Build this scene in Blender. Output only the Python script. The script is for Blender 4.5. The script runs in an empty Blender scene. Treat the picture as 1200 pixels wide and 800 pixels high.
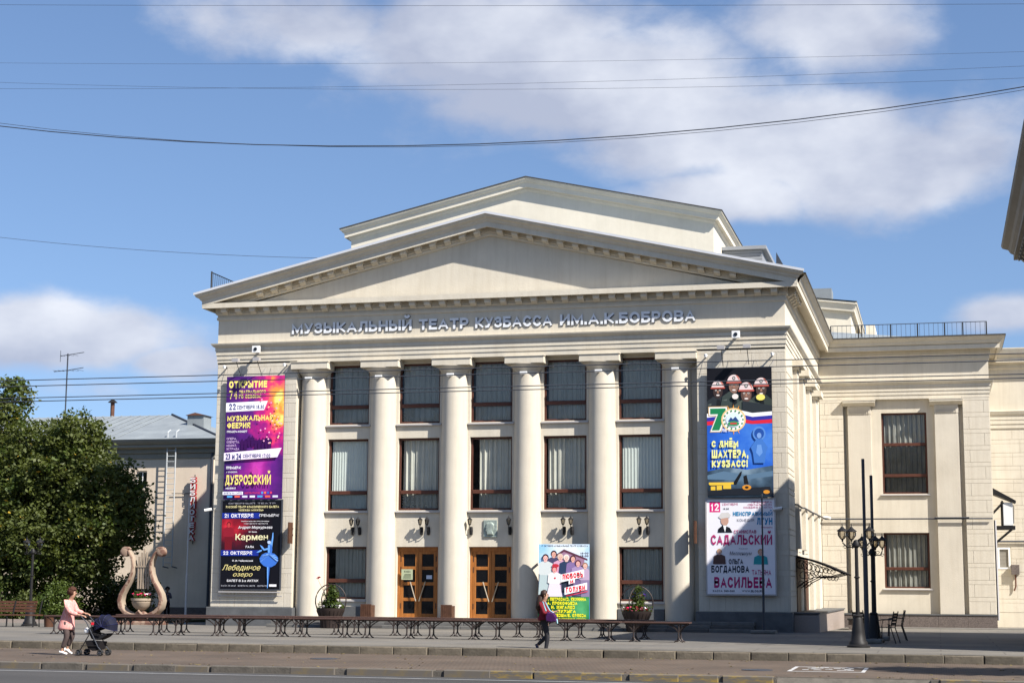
import bpy, bmesh, math, random
import numpy as np
from mathutils import Vector, Matrix

# ---------------------------------------------------------------- camera
S = bpy.context.scene
COL = S.collection
def build_camera():
    th, ps, rh = .146460713, .249195845, .00637685851
    F = Vector((-math.sin(ps)*math.cos(th), math.cos(ps)*math.cos(th), math.sin(th)))
    R = Vector((math.cos(ps), math.sin(ps), 0)); U = R.cross(F)
    c, s = math.cos(rh), math.sin(rh)
    R2 = c*R + s*U; U2 = -s*R + c*U
    cam = bpy.data.cameras.new('camera'); o = bpy.data.objects.new('camera', cam); COL.objects.link(o)
    M = Matrix((R2, U2, -F)).transposed().to_4x4(); M.translation = Vector((0, 0, 1.7)); o.matrix_world = M
    cam.sensor_width = 36; cam.lens = 1952.48/1200*36; cam.clip_start = .1; cam.clip_end = 6000
    S.camera = o
build_camera()

# ---------------------------------------------------------------- light
LD = Vector((-.96, .5, -1.0))
SUNAZ = math.atan2(.96, -.5); SUNEL = math.atan2(1.0, math.hypot(.96, .5))
W = bpy.data.worlds.new('World'); S.world = W; W.use_nodes = True
def build_world():
    nt = W.node_tree; N = nt.nodes; L = nt.links
    for n in list(N): N.remove(n)
    out = N.new('ShaderNodeOutputWorld'); bg = N.new('ShaderNodeBackground'); L.new(bg.outputs[0], out.inputs[0])
    sky = N.new('ShaderNodeTexSky'); sky.sky_type = 'NISHITA'; sky.sun_disc = False
    sky.sun_elevation = SUNEL; sky.sun_rotation = SUNAZ; sky.altitude = 200; sky.air_density = 1.15; sky.dust_density = .6; sky.ozone_density = 2.2
    tc = N.new('ShaderNodeTexCoord'); nrm = N.new('ShaderNodeVectorMath'); nrm.operation = 'NORMALIZE'
    L.new(tc.outputs['Generated'], nrm.inputs[0])
    lift = N.new('ShaderNodeVectorMath'); lift.operation = 'ADD'; lift.inputs[1].default_value = (0, 0, .10)
    L.new(nrm.outputs[0], lift.inputs[0]); l2 = N.new('ShaderNodeVectorMath'); l2.operation = 'NORMALIZE'; L.new(lift.outputs[0], l2.inputs[0]); L.new(l2.outputs[0], sky.inputs['Vector'])
    tint = N.new('ShaderNodeMixRGB'); tint.blend_type = 'MULTIPLY'; tint.inputs[0].default_value = 1; tint.inputs[2].default_value = (.95, 1.01, 1.13, 1); L.new(sky.outputs[0], tint.inputs[1])
    d = nrm.outputs[0]
    def math_(op, a, b=None, clamp=False):
        m = N.new('ShaderNodeMath'); m.operation = op; m.use_clamp = clamp
        for i, v in enumerate((a, b)):
            if v is None: continue
            if isinstance(v, (int, float)): m.inputs[i].default_value = v
            else: L.new(v, m.inputs[i])
        return m.outputs[0]
    sep = N.new('ShaderNodeSeparateXYZ'); L.new(d, sep.inputs[0])
    az = math_('ARCTAN2', sep.outputs[0], sep.outputs[1])      # 0 at +Y
    el = math_('ARCSINE', sep.outputs[2])
    # stretched noise in (azimuth, elevation)
    comb = N.new('ShaderNodeCombineXYZ'); L.new(az, comb.inputs[0]); L.new(math_('MULTIPLY', el, 1.7), comb.inputs[1])
    comb.inputs[2].default_value = 3.3
    def noise(scale, det, rough, dist=0):
        n = N.new('ShaderNodeTexNoise'); n.inputs['Scale'].default_value = scale; n.inputs['Detail'].default_value = det
        n.inputs['Roughness'].default_value = rough; n.inputs['Distortion'].default_value = dist
        L.new(comb.outputs[0], n.inputs['Vector']); return n.outputs['Fac']
    n1 = noise(7.5, 8, .55, .1); n2 = noise(28, 5, .6)
    # cloud banks (azimuth, elevation, half width, half height, weight)
    banks = CLOUDS
    acc = None
    for (a, e, wa, we, w) in banks:
        u = math_('DIVIDE', math_('SUBTRACT', az, a), wa); v = math_('DIVIDE', math_('SUBTRACT', el, e), we)
        r2 = math_('ADD', math_('MULTIPLY', u, u), math_('MULTIPLY', v, v))
        g = math_('MULTIPLY', math_('EXPONENT', math_('MULTIPLY', r2, -1.0)), w)
        acc = g if acc is None else math_('MAXIMUM', acc, g)
    # elsewhere in the sky: ordinary scattered cloud
    n0 = noise(3.2, 4, .5)
    outside = math_('MAXIMUM', math_('MULTIPLY', math_('SUBTRACT', math_('ABSOLUTE', math_('ADD', az, .25)), .36), 5.0, True),
                    math_('MULTIPLY', math_('SUBTRACT', el, .38), 5.0, True))
    gen = math_('MULTIPLY', math_('SUBTRACT', n0, .48), 3.0, True)
    acc = math_('ADD', acc, math_('MULTIPLY', outside, gen))
    dens = math_('ADD', acc, math_('MULTIPLY', math_('SUBTRACT', n1, .5), 1.45))
    dens = math_('ADD', dens, math_('MULTIPLY', math_('SUBTRACT', n2, .5), .35))
    mr = N.new('ShaderNodeMapRange'); mr.interpolation_type = 'SMOOTHSTEP'
    mr.inputs[1].default_value = .32; mr.inputs[2].default_value = .84; L.new(dens, mr.inputs[0])
    fac = math_('MULTIPLY', mr.outputs[0], .93)
    cc = N.new('ShaderNodeMixRGB'); L.new(math_('MULTIPLY', math_('SUBTRACT', noise(11, 5, .5), .40), 2.6, True), cc.inputs[0])
    cc.inputs[1].default_value = (3.5, 3.85, 4.9, 1); cc.inputs[2].default_value = (6.8, 7.0, 7.5, 1)
    mx = N.new('ShaderNodeMixRGB'); L.new(fac, mx.inputs[0]); L.new(tint.outputs[0], mx.inputs[1]); L.new(cc.outputs[0], mx.inputs[2])
    L.new(mx.outputs[0], bg.inputs[0]); bg.inputs[1].default_value = .073
# directions of the cloud banks, radians
CLOUDS = [(-.38, .330, .10, .028, .95), (-.27, .322, .12, .040, 1.1), (-.20, .300, .12, .040, 1.1), (-.14, .27, .09, .032, 1.0), (-.05, .335, .075, .040, .95),
          (-.06, .262, .10, .034, 1.15), (-.02, .245, .09, .034, 1.2), (-.115, .232, .07, .022, .95), (.02, .255, .06, .035, .9), (-.53, .145, .10, .024, 1.25),
          (-.45, .130, .035, .014, 1.0), (-.50, .112, .07, .012, .6), (.042, .158, .04, .016, 1.05), (.10, .16, .05, .02, .8), (-.62, .16, .08, .03, .8)]
build_world()
sl = bpy.data.lights.new('sun', 'SUN'); sl.energy = 5.0; sl.angle = math.radians(.53); sl.color = (1, .95, .88)
so = bpy.data.objects.new('sun', sl); COL.objects.link(so)
so.rotation_euler = LD.to_track_quat('-Z', 'Y').to_euler()
S.view_settings.view_transform = 'Standard'; S.view_settings.look = 'None'; S.view_settings.gamma = 1
S.view_settings.exposure = .95

# ---------------------------------------------------------------- materials
def lin(h):
    h = h.lstrip('#'); r = []
    for i in (0, 2, 4):
        c = int(h[i:i+2], 16)/255; r.append(c/12.92 if c <= .04045 else ((c+.055)/1.055)**2.4)
    return tuple(r)+(1,)
def mat(name, col, rough=.8, metal=0, spec=.3, var=0, vscale=1.5, bump=0, bscale=30, col2=None, stretch=None, detail=5, lo=.35, hi=.7):
    m = bpy.data.materials.new(name); m.use_nodes = True; nt = m.node_tree; b = nt.nodes['Principled BSDF']
    if isinstance(col, str): col = lin(col)
    col = tuple(col[:3])+(1,)
    b.inputs['Base Color'].default_value = col; b.inputs['Roughness'].default_value = rough; b.inputs['Metallic'].default_value = metal
    b.inputs['Specular IOR Level'].default_value = spec
    tc = nt.nodes.new('ShaderNodeTexCoord'); src = tc.outputs['Object']
    if stretch:
        mp = nt.nodes.new('ShaderNodeMapping'); mp.inputs['Scale'].default_value = stretch; nt.links.new(src, mp.inputs[0]); src = mp.outputs[0]
    if var or col2:
        n = nt.nodes.new('ShaderNodeTexNoise'); n.inputs['Scale'].default_value = vscale; n.inputs['Detail'].default_value = detail; n.inputs['Roughness'].default_value = .62
        nt.links.new(src, n.inputs['Vector'])
        mr = nt.nodes.new('ShaderNodeMapRange'); mr.inputs[1].default_value = lo; mr.inputs[2].default_value = hi; nt.links.new(n.outputs['Fac'], mr.inputs[0])
        mx = nt.nodes.new('ShaderNodeMixRGB'); nt.links.new(mr.outputs[0], mx.inputs[0])
        if col2 is None: c2 = tuple(c*(1-var) for c in col[:3])+(1,)
        else: c2 = lin(col2) if isinstance(col2, str) else tuple(col2[:3])+(1,)
        mx.inputs[1].default_value = c2; mx.inputs[2].default_value = col; nt.links.new(mx.outputs[0], b.inputs['Base Color'])
    if bump:
        n = nt.nodes.new('ShaderNodeTexNoise'); n.inputs['Scale'].default_value = bscale; n.inputs['Detail'].default_value = 4
        nt.links.new(src, n.inputs['Vector'])
        bp = nt.nodes.new('ShaderNodeBump'); bp.inputs['Strength'].default_value = bump; bp.inputs['Distance'].default_value = .02
        nt.links.new(n.outputs['Fac'], bp.inputs['Height']); nt.links.new(bp.outputs[0], b.inputs['Normal'])
    return m
def plaster(name, col, streak=.12):
    m = mat(name, col, .88, var=.10, vscale=.9, bump=.25, bscale=25)
    nt = m.node_tree; b = nt.nodes['Principled BSDF']
    prev = b.inputs['Base Color'].links[0].from_socket
    tc = nt.nodes.new('ShaderNodeTexCoord'); mp = nt.nodes.new('ShaderNodeMapping'); mp.inputs['Scale'].default_value = (5, 5, .35)
    nt.links.new(tc.outputs['Object'], mp.inputs[0])
    n = nt.nodes.new('ShaderNodeTexNoise'); n.inputs['Scale'].default_value = 1; n.inputs['Detail'].default_value = 6; n.inputs['Roughness'].default_value = .7
    nt.links.new(mp.outputs[0], n.inputs['Vector'])
    mr = nt.nodes.new('ShaderNodeMapRange'); mr.inputs[1].default_value = .45; mr.inputs[2].default_value = .8; mr.inputs[3].default_value = 0; mr.inputs[4].default_value = streak*2.5
    nt.links.new(n.outputs['Fac'], mr.inputs[0])
    n3 = nt.nodes.new('ShaderNodeTexNoise'); n3.inputs['Scale'].default_value = .35; n3.inputs['Detail'].default_value = 7; n3.inputs['Roughness'].default_value = .6; nt.links.new(tc.outputs['Object'], n3.inputs['Vector'])
    m3 = nt.nodes.new('ShaderNodeMapRange'); m3.inputs[1].default_value = .5; m3.inputs[2].default_value = .68; m3.inputs[4].default_value = .16; nt.links.new(n3.outputs['Fac'], m3.inputs[0])
    x3 = nt.nodes.new('ShaderNodeMixRGB'); x3.blend_type = 'MULTIPLY'; x3.inputs[2].default_value = (.70, .66, .60, 1); nt.links.new(m3.outputs[0], x3.inputs[0]); nt.links.new(prev, x3.inputs[1]); prev = x3.outputs[0]
    mx = nt.nodes.new('ShaderNodeMixRGB'); mx.blend_type = 'MULTIPLY'; mx.inputs[2].default_value = (.72, .68, .62, 1)
    nt.links.new(mr.outputs[0], mx.inputs[0]); nt.links.new(prev, mx.inputs[1]); nt.links.new(mx.outputs[0], b.inputs['Base Color'])
    return m
M = {}
M['cream'] = plaster('cream_plaster', (.61, .555, .45), .18)
M['block'] = plaster('cream_block', (.605, .55, .45), .22)
M['column'] = plaster('column_plaster', (.56, .51, .42), .14)
M['attic'] = plaster('attic_plaster', (.68, .625, .51), .08)
M['shadeplaster'] = plaster('shade_darkened_plaster', (.27, .25, .215))  # base darkened: the shade on the neighbour's cornice is put into its colour
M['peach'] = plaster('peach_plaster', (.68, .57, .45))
M['peachdark'] = plaster('shade_grey_plaster', (.28, .26, .22))  # dark copy of the peach, with the library cornice's shade in the colour
M['granite'] = mat('grey_granite', (.115, .118, .12), .55, var=.35, vscale=2, bump=.1, bscale=80)
M['granite_brown'] = mat('brown_granite', (.16, .13, .115), .75, var=.45, vscale=22, bump=.7, bscale=25, detail=3)
M['granite_pink'] = mat('pink_granite', (.34, .28, .24), .6, var=.25, vscale=30)
M['step'] = mat('dark_step_stone', (.10, .095, .09), .8, var=.3, vscale=3, bump=.2)
M['steptop'] = mat('worn_step_stone', (.15, .145, .135), .8, var=.3, vscale=3, bump=.2)
M['flash'] = mat('white_roof_flashing', (.56, .57, .59), .45, var=.1, vscale=2)
M['roof'] = mat('grey_sheet_metal_roof', (.27, .295, .30), .55, .1, var=.25, vscale=.8, col2=(.20, .22, .23))
M['roofedge'] = mat('dark_roof_edge', (.05, .045, .04), .7)
M['frame'] = mat('dark_brown_window_frame', (.095, .035, .022), .45, var=.3, vscale=4)
M['sill'] = mat('grey_metal_sill', (.42, .40, .39), .5, .3)
M['wood'] = mat('orange_oak_door', (.40, .15, .035), .45, var=.35, vscale=3, stretch=(6, 6, .7))
M['wooddark'] = mat('dark_wood', (.10, .045, .025), .6, var=.4, vscale=4)
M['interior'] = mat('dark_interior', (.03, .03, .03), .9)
M['iron'] = mat('black_iron', (.014, .013, .013), .55, 0, spec=.25)
M['irongrey'] = mat('dark_grey_steel', (.045, .05, .062), .55, .1)
M['steel'] = mat('brushed_steel', (.55, .55, .55), .3, .9)
M['handle'] = mat('worn_brass_handle', (.30, .26, .20), .4, .5)
M['white'] = mat('white_paint', (.78, .78, .76), .5, var=.08)
M['polewhite'] = mat('pale_grey_pole', (.42, .44, .45), .5)
M['siding'] = mat('grey_siding', (.26, .27, .285), .6, var=.1)
M['letter'] = mat('silver_letter', (.80, .82, .84), .5, 0, var=.25, vscale=1.2)
M['rust'] = mat('rusty_brown', (.16, .07, .045), .7, var=.3)
M['benchwood'] = mat('worn_brown_bench_board', (.085, .045, .035), .6, var=.45, vscale=4, stretch=(1, 6, 6))
M['benchiron'] = mat('dark_bench_iron', (.035, .025, .022), .5, .2)
M['slatwood'] = mat('red_brown_slat', (.13, .055, .032), .6, var=.4, vscale=5)
M['lyre'] = mat('lyre_brown', (.26, .18, .13), .7, col2=(.135, .07, .05), vscale=4, lo=.48, hi=.56, bump=.5, bscale=7)
M['lyreplain'] = mat('lyre_pale', (.34, .27, .20), .65, var=.15)
M['conc'] = mat('concrete', (.19, .18, .16), .85, var=.3, vscale=3, bump=.3)
M['poolpaint'] = mat('plaque_bronze_green', (.34, .40, .36), .5, .2, var=.4, vscale=9, bump=1, bscale=12)
M['hood'] = mat('navy_hood_fabric', (.004, .005, .018), .8)
M['blackfab'] = mat('black_fabric', (.010, .010, .012), .85)
M['rubber'] = mat('black_rubber', (.02, .02, .02), .7)

def glass_mat(name, tint, refl=.75, rough=.03):
    m = bpy.data.materials.new(name); m.use_nodes = True; nt = m.node_tree; N = nt.nodes; L = nt.links
    for n in list(N): N.remove(n)
    out = N.new('ShaderNodeOutputMaterial'); tr = N.new('ShaderNodeBsdfTransparent'); gl = N.new('ShaderNodeBsdfGlossy')
    tr.inputs[0].default_value = tint; gl.inputs['Roughness'].default_value = rough; gl.inputs[0].default_value = (refl, refl, refl, 1)
    fr = N.new('ShaderNodeFresnel'); fr.inputs[0].default_value = 1.5
    tc = N.new('ShaderNodeTexCoord'); n = N.new('ShaderNodeTexNoise'); n.inputs['Scale'].default_value = 1.3; L.new(tc.outputs['Object'], n.inputs['Vector'])
    bp = N.new('ShaderNodeBump'); bp.inputs['Strength'].default_value = .08; bp.inputs['Distance'].default_value = .1
    L.new(n.outputs['Fac'], bp.inputs['Height']); L.new(bp.outputs[0], gl.inputs['Normal'])
    mx = N.new('ShaderNodeMixShader'); L.new(fr.outputs[0], mx.inputs[0]); L.new(tr.outputs[0], mx.inputs[1]); L.new(gl.outputs[0], mx.inputs[2])
    L.new(mx.outputs[0], out.inputs[0]); return m
M['glass'] = glass_mat('window_glass', (.88, .89, .86, 1))
M['glassdark'] = mat('dark_door_glass', (.006, .006, .007), .08, spec=.6)
M['lantern'] = glass_mat('lantern_glass', (.75, .72, .66, 1), .9, .1)
def leafmat(name, c1, c2, c3=None):
    m = mat(name, c1, .55, spec=.25, col2=c2, vscale=1.1)
    nt = m.node_tree; b = nt.nodes['Principled BSDF']; out = nt.nodes['Material Output']
    t = nt.nodes.new('ShaderNodeBsdfTranslucent'); t.inputs[0].default_value = (c1[0]*1.8, c1[1]*1.9, c1[2]*.8, 1)
    mx = nt.nodes.new('ShaderNodeMixShader'); mx.inputs[0].default_value = .22
    nt.links.new(b.outputs[0], mx.inputs[1]); nt.links.new(t.outputs[0], mx.inputs[2]); nt.links.new(mx.outputs[0], out.inputs[0])
    return m
M['leaf'] = leafmat('linden_leaf', (.095, .112, .028), (.046, .060, .016))
M['leaf2'] = leafmat('bright_leaf', (.085, .115, .022), (.04, .065, .015))
M['leafyellow'] = mat('yellow_leaf', (.36, .24, .03), .6)
M['bark'] = mat('tree_bark', (.07, .055, .045), .9, var=.4, vscale=5, bump=.6, bscale=12)
M['curtain'] = mat('grey_white_curtain', (.62, .62, .57), .9, var=.12, vscale=2)
M['curtaindark'] = mat('grey_curtain', (.30, .30, .28), .9, var=.2, vscale=2)
M['curtainwhite'] = mat('pale_blind', (.62, .68, .67), .9, var=.06)
PAL = {}
def pc(h, rough=.5):
    if h not in PAL: PAL[h] = mat('print_'+h.strip('#'), lin(h), rough, spec=.2)
    return PAL[h]

# ---------------------------------------------------------------- object helpers
def link(name, me, parent=None):
    o = bpy.data.objects.new(name, me); COL.objects.link(o)
    if parent is not None: o.parent = parent
    return o
def thing(name, label, cat, group=None, loc=(0, 0, 0)):
    o = bpy.data.objects.new(name, None); COL.objects.link(o); o.location = loc; o.empty_display_size = .2
    o['label'] = label; o['category'] = cat
    if group: o['group'] = group
    return o
def tag(o, label, cat, group=None):
    o['label'] = label; o['category'] = cat
    if group: o['group'] = group
    return o
def struct(o): o['kind'] = 'structure'; return o
def copy_tree(o, parent=None):
    c = o.copy(); COL.objects.link(c)
    if parent is not None: c.parent = parent
    for ch in o.children: copy_tree(ch, c)
    return c
class MB:
    def __init__(s): s.v = []; s.f = []; s.m = []
    def add(s, vs, fs, mi=0, off=None):
        b = len(s.v)
        if off: vs = [(v[0]+off[0], v[1]+off[1], v[2]+off[2]) for v in vs]
        s.v += [tuple(v) for v in vs]; s.f += [tuple(i+b for i in f) for f in fs]; s.m += [mi]*len(fs); return s
    def box(s, x0, x1, y0, y1, z0, z1, mi=0):
        x0, x1 = sorted((x0, x1)); y0, y1 = sorted((y0, y1)); z0, z1 = sorted((z0, z1))
        v = [(x, y, z) for z in (z0, z1) for y in (y0, y1) for x in (x0, x1)]
        return s.add(v, [(0, 2, 3, 1), (4, 5, 7, 6), (0, 1, 5, 4), (2, 6, 7, 3), (0, 4, 6, 2), (1, 3, 7, 5)], mi)
    def bbox(s, x0, x1, y0, y1, z0, z1, b=.01, mi=0):
        """box facing -Y with chamfered front edges"""
        v = [(x0, y1, z0), (x1, y1, z0), (x1, y1, z1), (x0, y1, z1), (x0, y0+b, z0), (x1, y0+b, z0), (x1, y0+b, z1), (x0, y0+b, z1),
             (x0+b, y0, z0+b), (x1-b, y0, z0+b), (x1-b, y0, z1-b), (x0+b, y0, z1-b)]
        f = [(8, 9, 10, 11)]
        for i in range(4):
            j = (i+1) % 4; f += [(4+i, 4+j, 8+j, 8+i), (i, j, 4+j, 4+i)]
        return s.add(v, f, mi)
    def quad(s, a, b, c, d, mi=0): return s.add([a, b, c, d], [(0, 1, 2, 3)], mi)
    def prism(s, pts, axis, a, b, mi=0):
        """pts 2D polygon extruded along axis ('x': pts=(y,z); 'y': pts=(x,z); 'z': pts=(x,y))"""
        def P(p, t):
            return (t, p[0], p[1]) if axis == 'x' else (p[0], t, p[1]) if axis == 'y' else (p[0], p[1], t)
        n = len(pts); v = [P(p, a) for p in pts]+[P(p, b) for p in pts]
        f = [tuple(range(n)), tuple(range(2*n-1, n-1, -1))]+[(i, (i+1) % n, n+(i+1) % n, n+i) for i in range(n)]
        return s.add(v, f, mi)
    def tube(s, path, r, n=6, mi=0, close=False, cap=True):
        P = [Vector(p) for p in path]; m = len(P); vs = []
        rr = r if isinstance(r, (list, tuple)) else [r]*m
        for i in range(m):
            if close: t = (P[(i+1) % m]-P[i-1])
            else: t = P[min(i+1, m-1)]-P[max(i-1, 0)]
            t.normalize(); a = Vector((0, 0, 1)) if abs(t.z) < .9 else Vector((1, 0, 0))
            u = t.cross(a).normalized(); w = u.cross(t)
            for k in range(n):
                an = 2*math.pi*k/n; vs.append(P[i]+(u*math.cos(an)+w*math.sin(an))*rr[i])
        f = []
        for i in range(m if close else m-1):
            j = (i+1) % m
            for k in range(n): f.append((i*n+k, i*n+(k+1) % n, j*n+(k+1) % n, j*n+k))
        if cap and not close: f += [tuple(range(n))[::-1], tuple(range((m-1)*n, m*n))]
        return s.add(vs, f, mi)
    def lathe(s, prof, c=(0, 0, 0), n=16, a0=0, a1=2*math.pi, mi=0):
        full = abs(a1-a0-2*math.pi) < 1e-6; k = n if full else n+1; vs = []
        for (r, z) in prof:
            for i in range(k):
                a = a0+(a1-a0)*i/n; vs.append((c[0]+r*math.cos(a), c[1]+r*math.sin(a), c[2]+z))
        f = []
        for j in range(len(prof)-1):
            for i in range(n):
                q = (i+1) % k if full else i+1
                f.append((j*k+i, j*k+q, (j+1)*k+q, (j+1)*k+i))
        if full: f += [tuple(range(k))[::-1], tuple(range((len(prof)-1)*k, len(prof)*k))]
        return s.add(vs, f, mi)
    def ball(s, c, r, n=10, mi=0, sc=(1, 1, 1)):
        vs = []; k = n; mm = max(4, n//2)
        for j in range(1, mm):
            ph = math.pi*j/mm
            for i in range(k):
                a = 2*math.pi*i/k; vs.append((c[0]+r*sc[0]*math.sin(ph)*math.cos(a), c[1]+r*sc[1]*math.sin(ph)*math.sin(a), c[2]+r*sc[2]*math.cos(ph)))
        f = []
        for j in range(mm-2):
            for i in range(k): f.append((j*k+i, (j+1)*k+i, (j+1)*k+(i+1) % k, j*k+(i+1) % k))
        b = len(vs); vs += [(c[0], c[1], c[2]+r*sc[2]), (c[0], c[1], c[2]-r*sc[2])]
        for i in range(k): f += [(b, i, (i+1) % k), (b+1, (mm-2)*k+(i+1) % k, (mm-2)*k+i)]
        return s.add(vs, f, mi)
    def mesh(s, name, mats, smooth=False, fix=True):
        me = bpy.data.meshes.new(name); me.from_pydata(s.v, [], s.f)
        for m in (mats if isinstance(mats, (list, tuple)) else [mats]): me.materials.append(m)
        if len(me.materials) > 1: me.polygons.foreach_set('material_index', s.m)
        if fix and len(s.f) < 60000:
            bm = bmesh.new(); bm.from_mesh(me); bmesh.ops.recalc_face_normals(bm, faces=bm.faces); bm.to_mesh(me); bm.free()
        if smooth:
            me.polygons.foreach_set('use_smooth', [True]*len(me.polygons))
            if smooth != 'all':
                try: me.set_sharp_from_angle(angle=math.radians(38))
                except Exception: pass
        me.update(); return me
    def build(s, name, mats, parent=None, smooth=False, fix=True): return link(name, s.mesh(name, mats, smooth, fix), parent)
def sweep(path, prof, mb, mi=0):
    """horizontal mitred sweep; path points (x,y) with outward side on the right of travel; prof (p,z)"""
    n = len(path); offs = []
    for i in range(n):
        def nrm(a, b):
            d = Vector((b[0]-a[0], b[1]-a[1])).normalized(); return Vector((d.y, -d.x))
        if i == 0: o = nrm(path[0], path[1])
        elif i == n-1: o = nrm(path[-2], path[-1])
        else:
            a = nrm(path[i-1], path[i]); b = nrm(path[i], path[i+1]); h = (a+b); o = h/(h.dot(a))
        offs.append(o)
    vs = [(path[i][0]+offs[i].x*p, path[i][1]+offs[i].y*p, z) for i in range(n) for (p, z) in prof]
    k = len(prof); f = [(i*k+j, (i+1)*k+j, (i+1)*k+j+1, i*k+j+1) for i in range(n-1) for j in range(k-1)]
    mb.add(vs, f, mi); return mb
_tc = {}
def text_geo(s, bold=0.0, ext=0.0, shear=0):
    bold0 = bold; k = (s, bold, ext, shear)
    if k in _tc: return _tc[k]
    cu = bpy.data.curves.new('t', 'FONT'); cu.body = s; cu.size = 1; cu.extrude = ext; cu.resolution_u = 3; cu.shear = shear
    o = bpy.data.objects.new('t', cu); COL.objects.link(o)
    dg = bpy.context.evaluated_depsgraph_get(); me = bpy.data.meshes.new_from_object(o.evaluated_get(dg))
    v = np.array([tuple(p.co) for p in me.vertices]); f = [tuple(p.vertices) for p in me.polygons]
    if len(v) and bold0 > 0:
        vv, ff = [], []
        bold0 = min(bold0, .03)
        for i, (dx, dy) in enumerate(((-1, -1), (-1, 1), (1, -1), (1, 1), (0, 0))):
            ff += [tuple(q+len(vv)*len(v) for q in g) for g in f]; vv.append(v+np.array([dx*bold0*1.1, dy*bold0*.8, .0015*i]))
        v = np.concatenate(vv); f = ff
    bpy.data.objects.remove(o); bpy.data.curves.remove(cu); bpy.data.meshes.remove(me)
    _tc[k] = (v, f); return v, f
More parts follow.
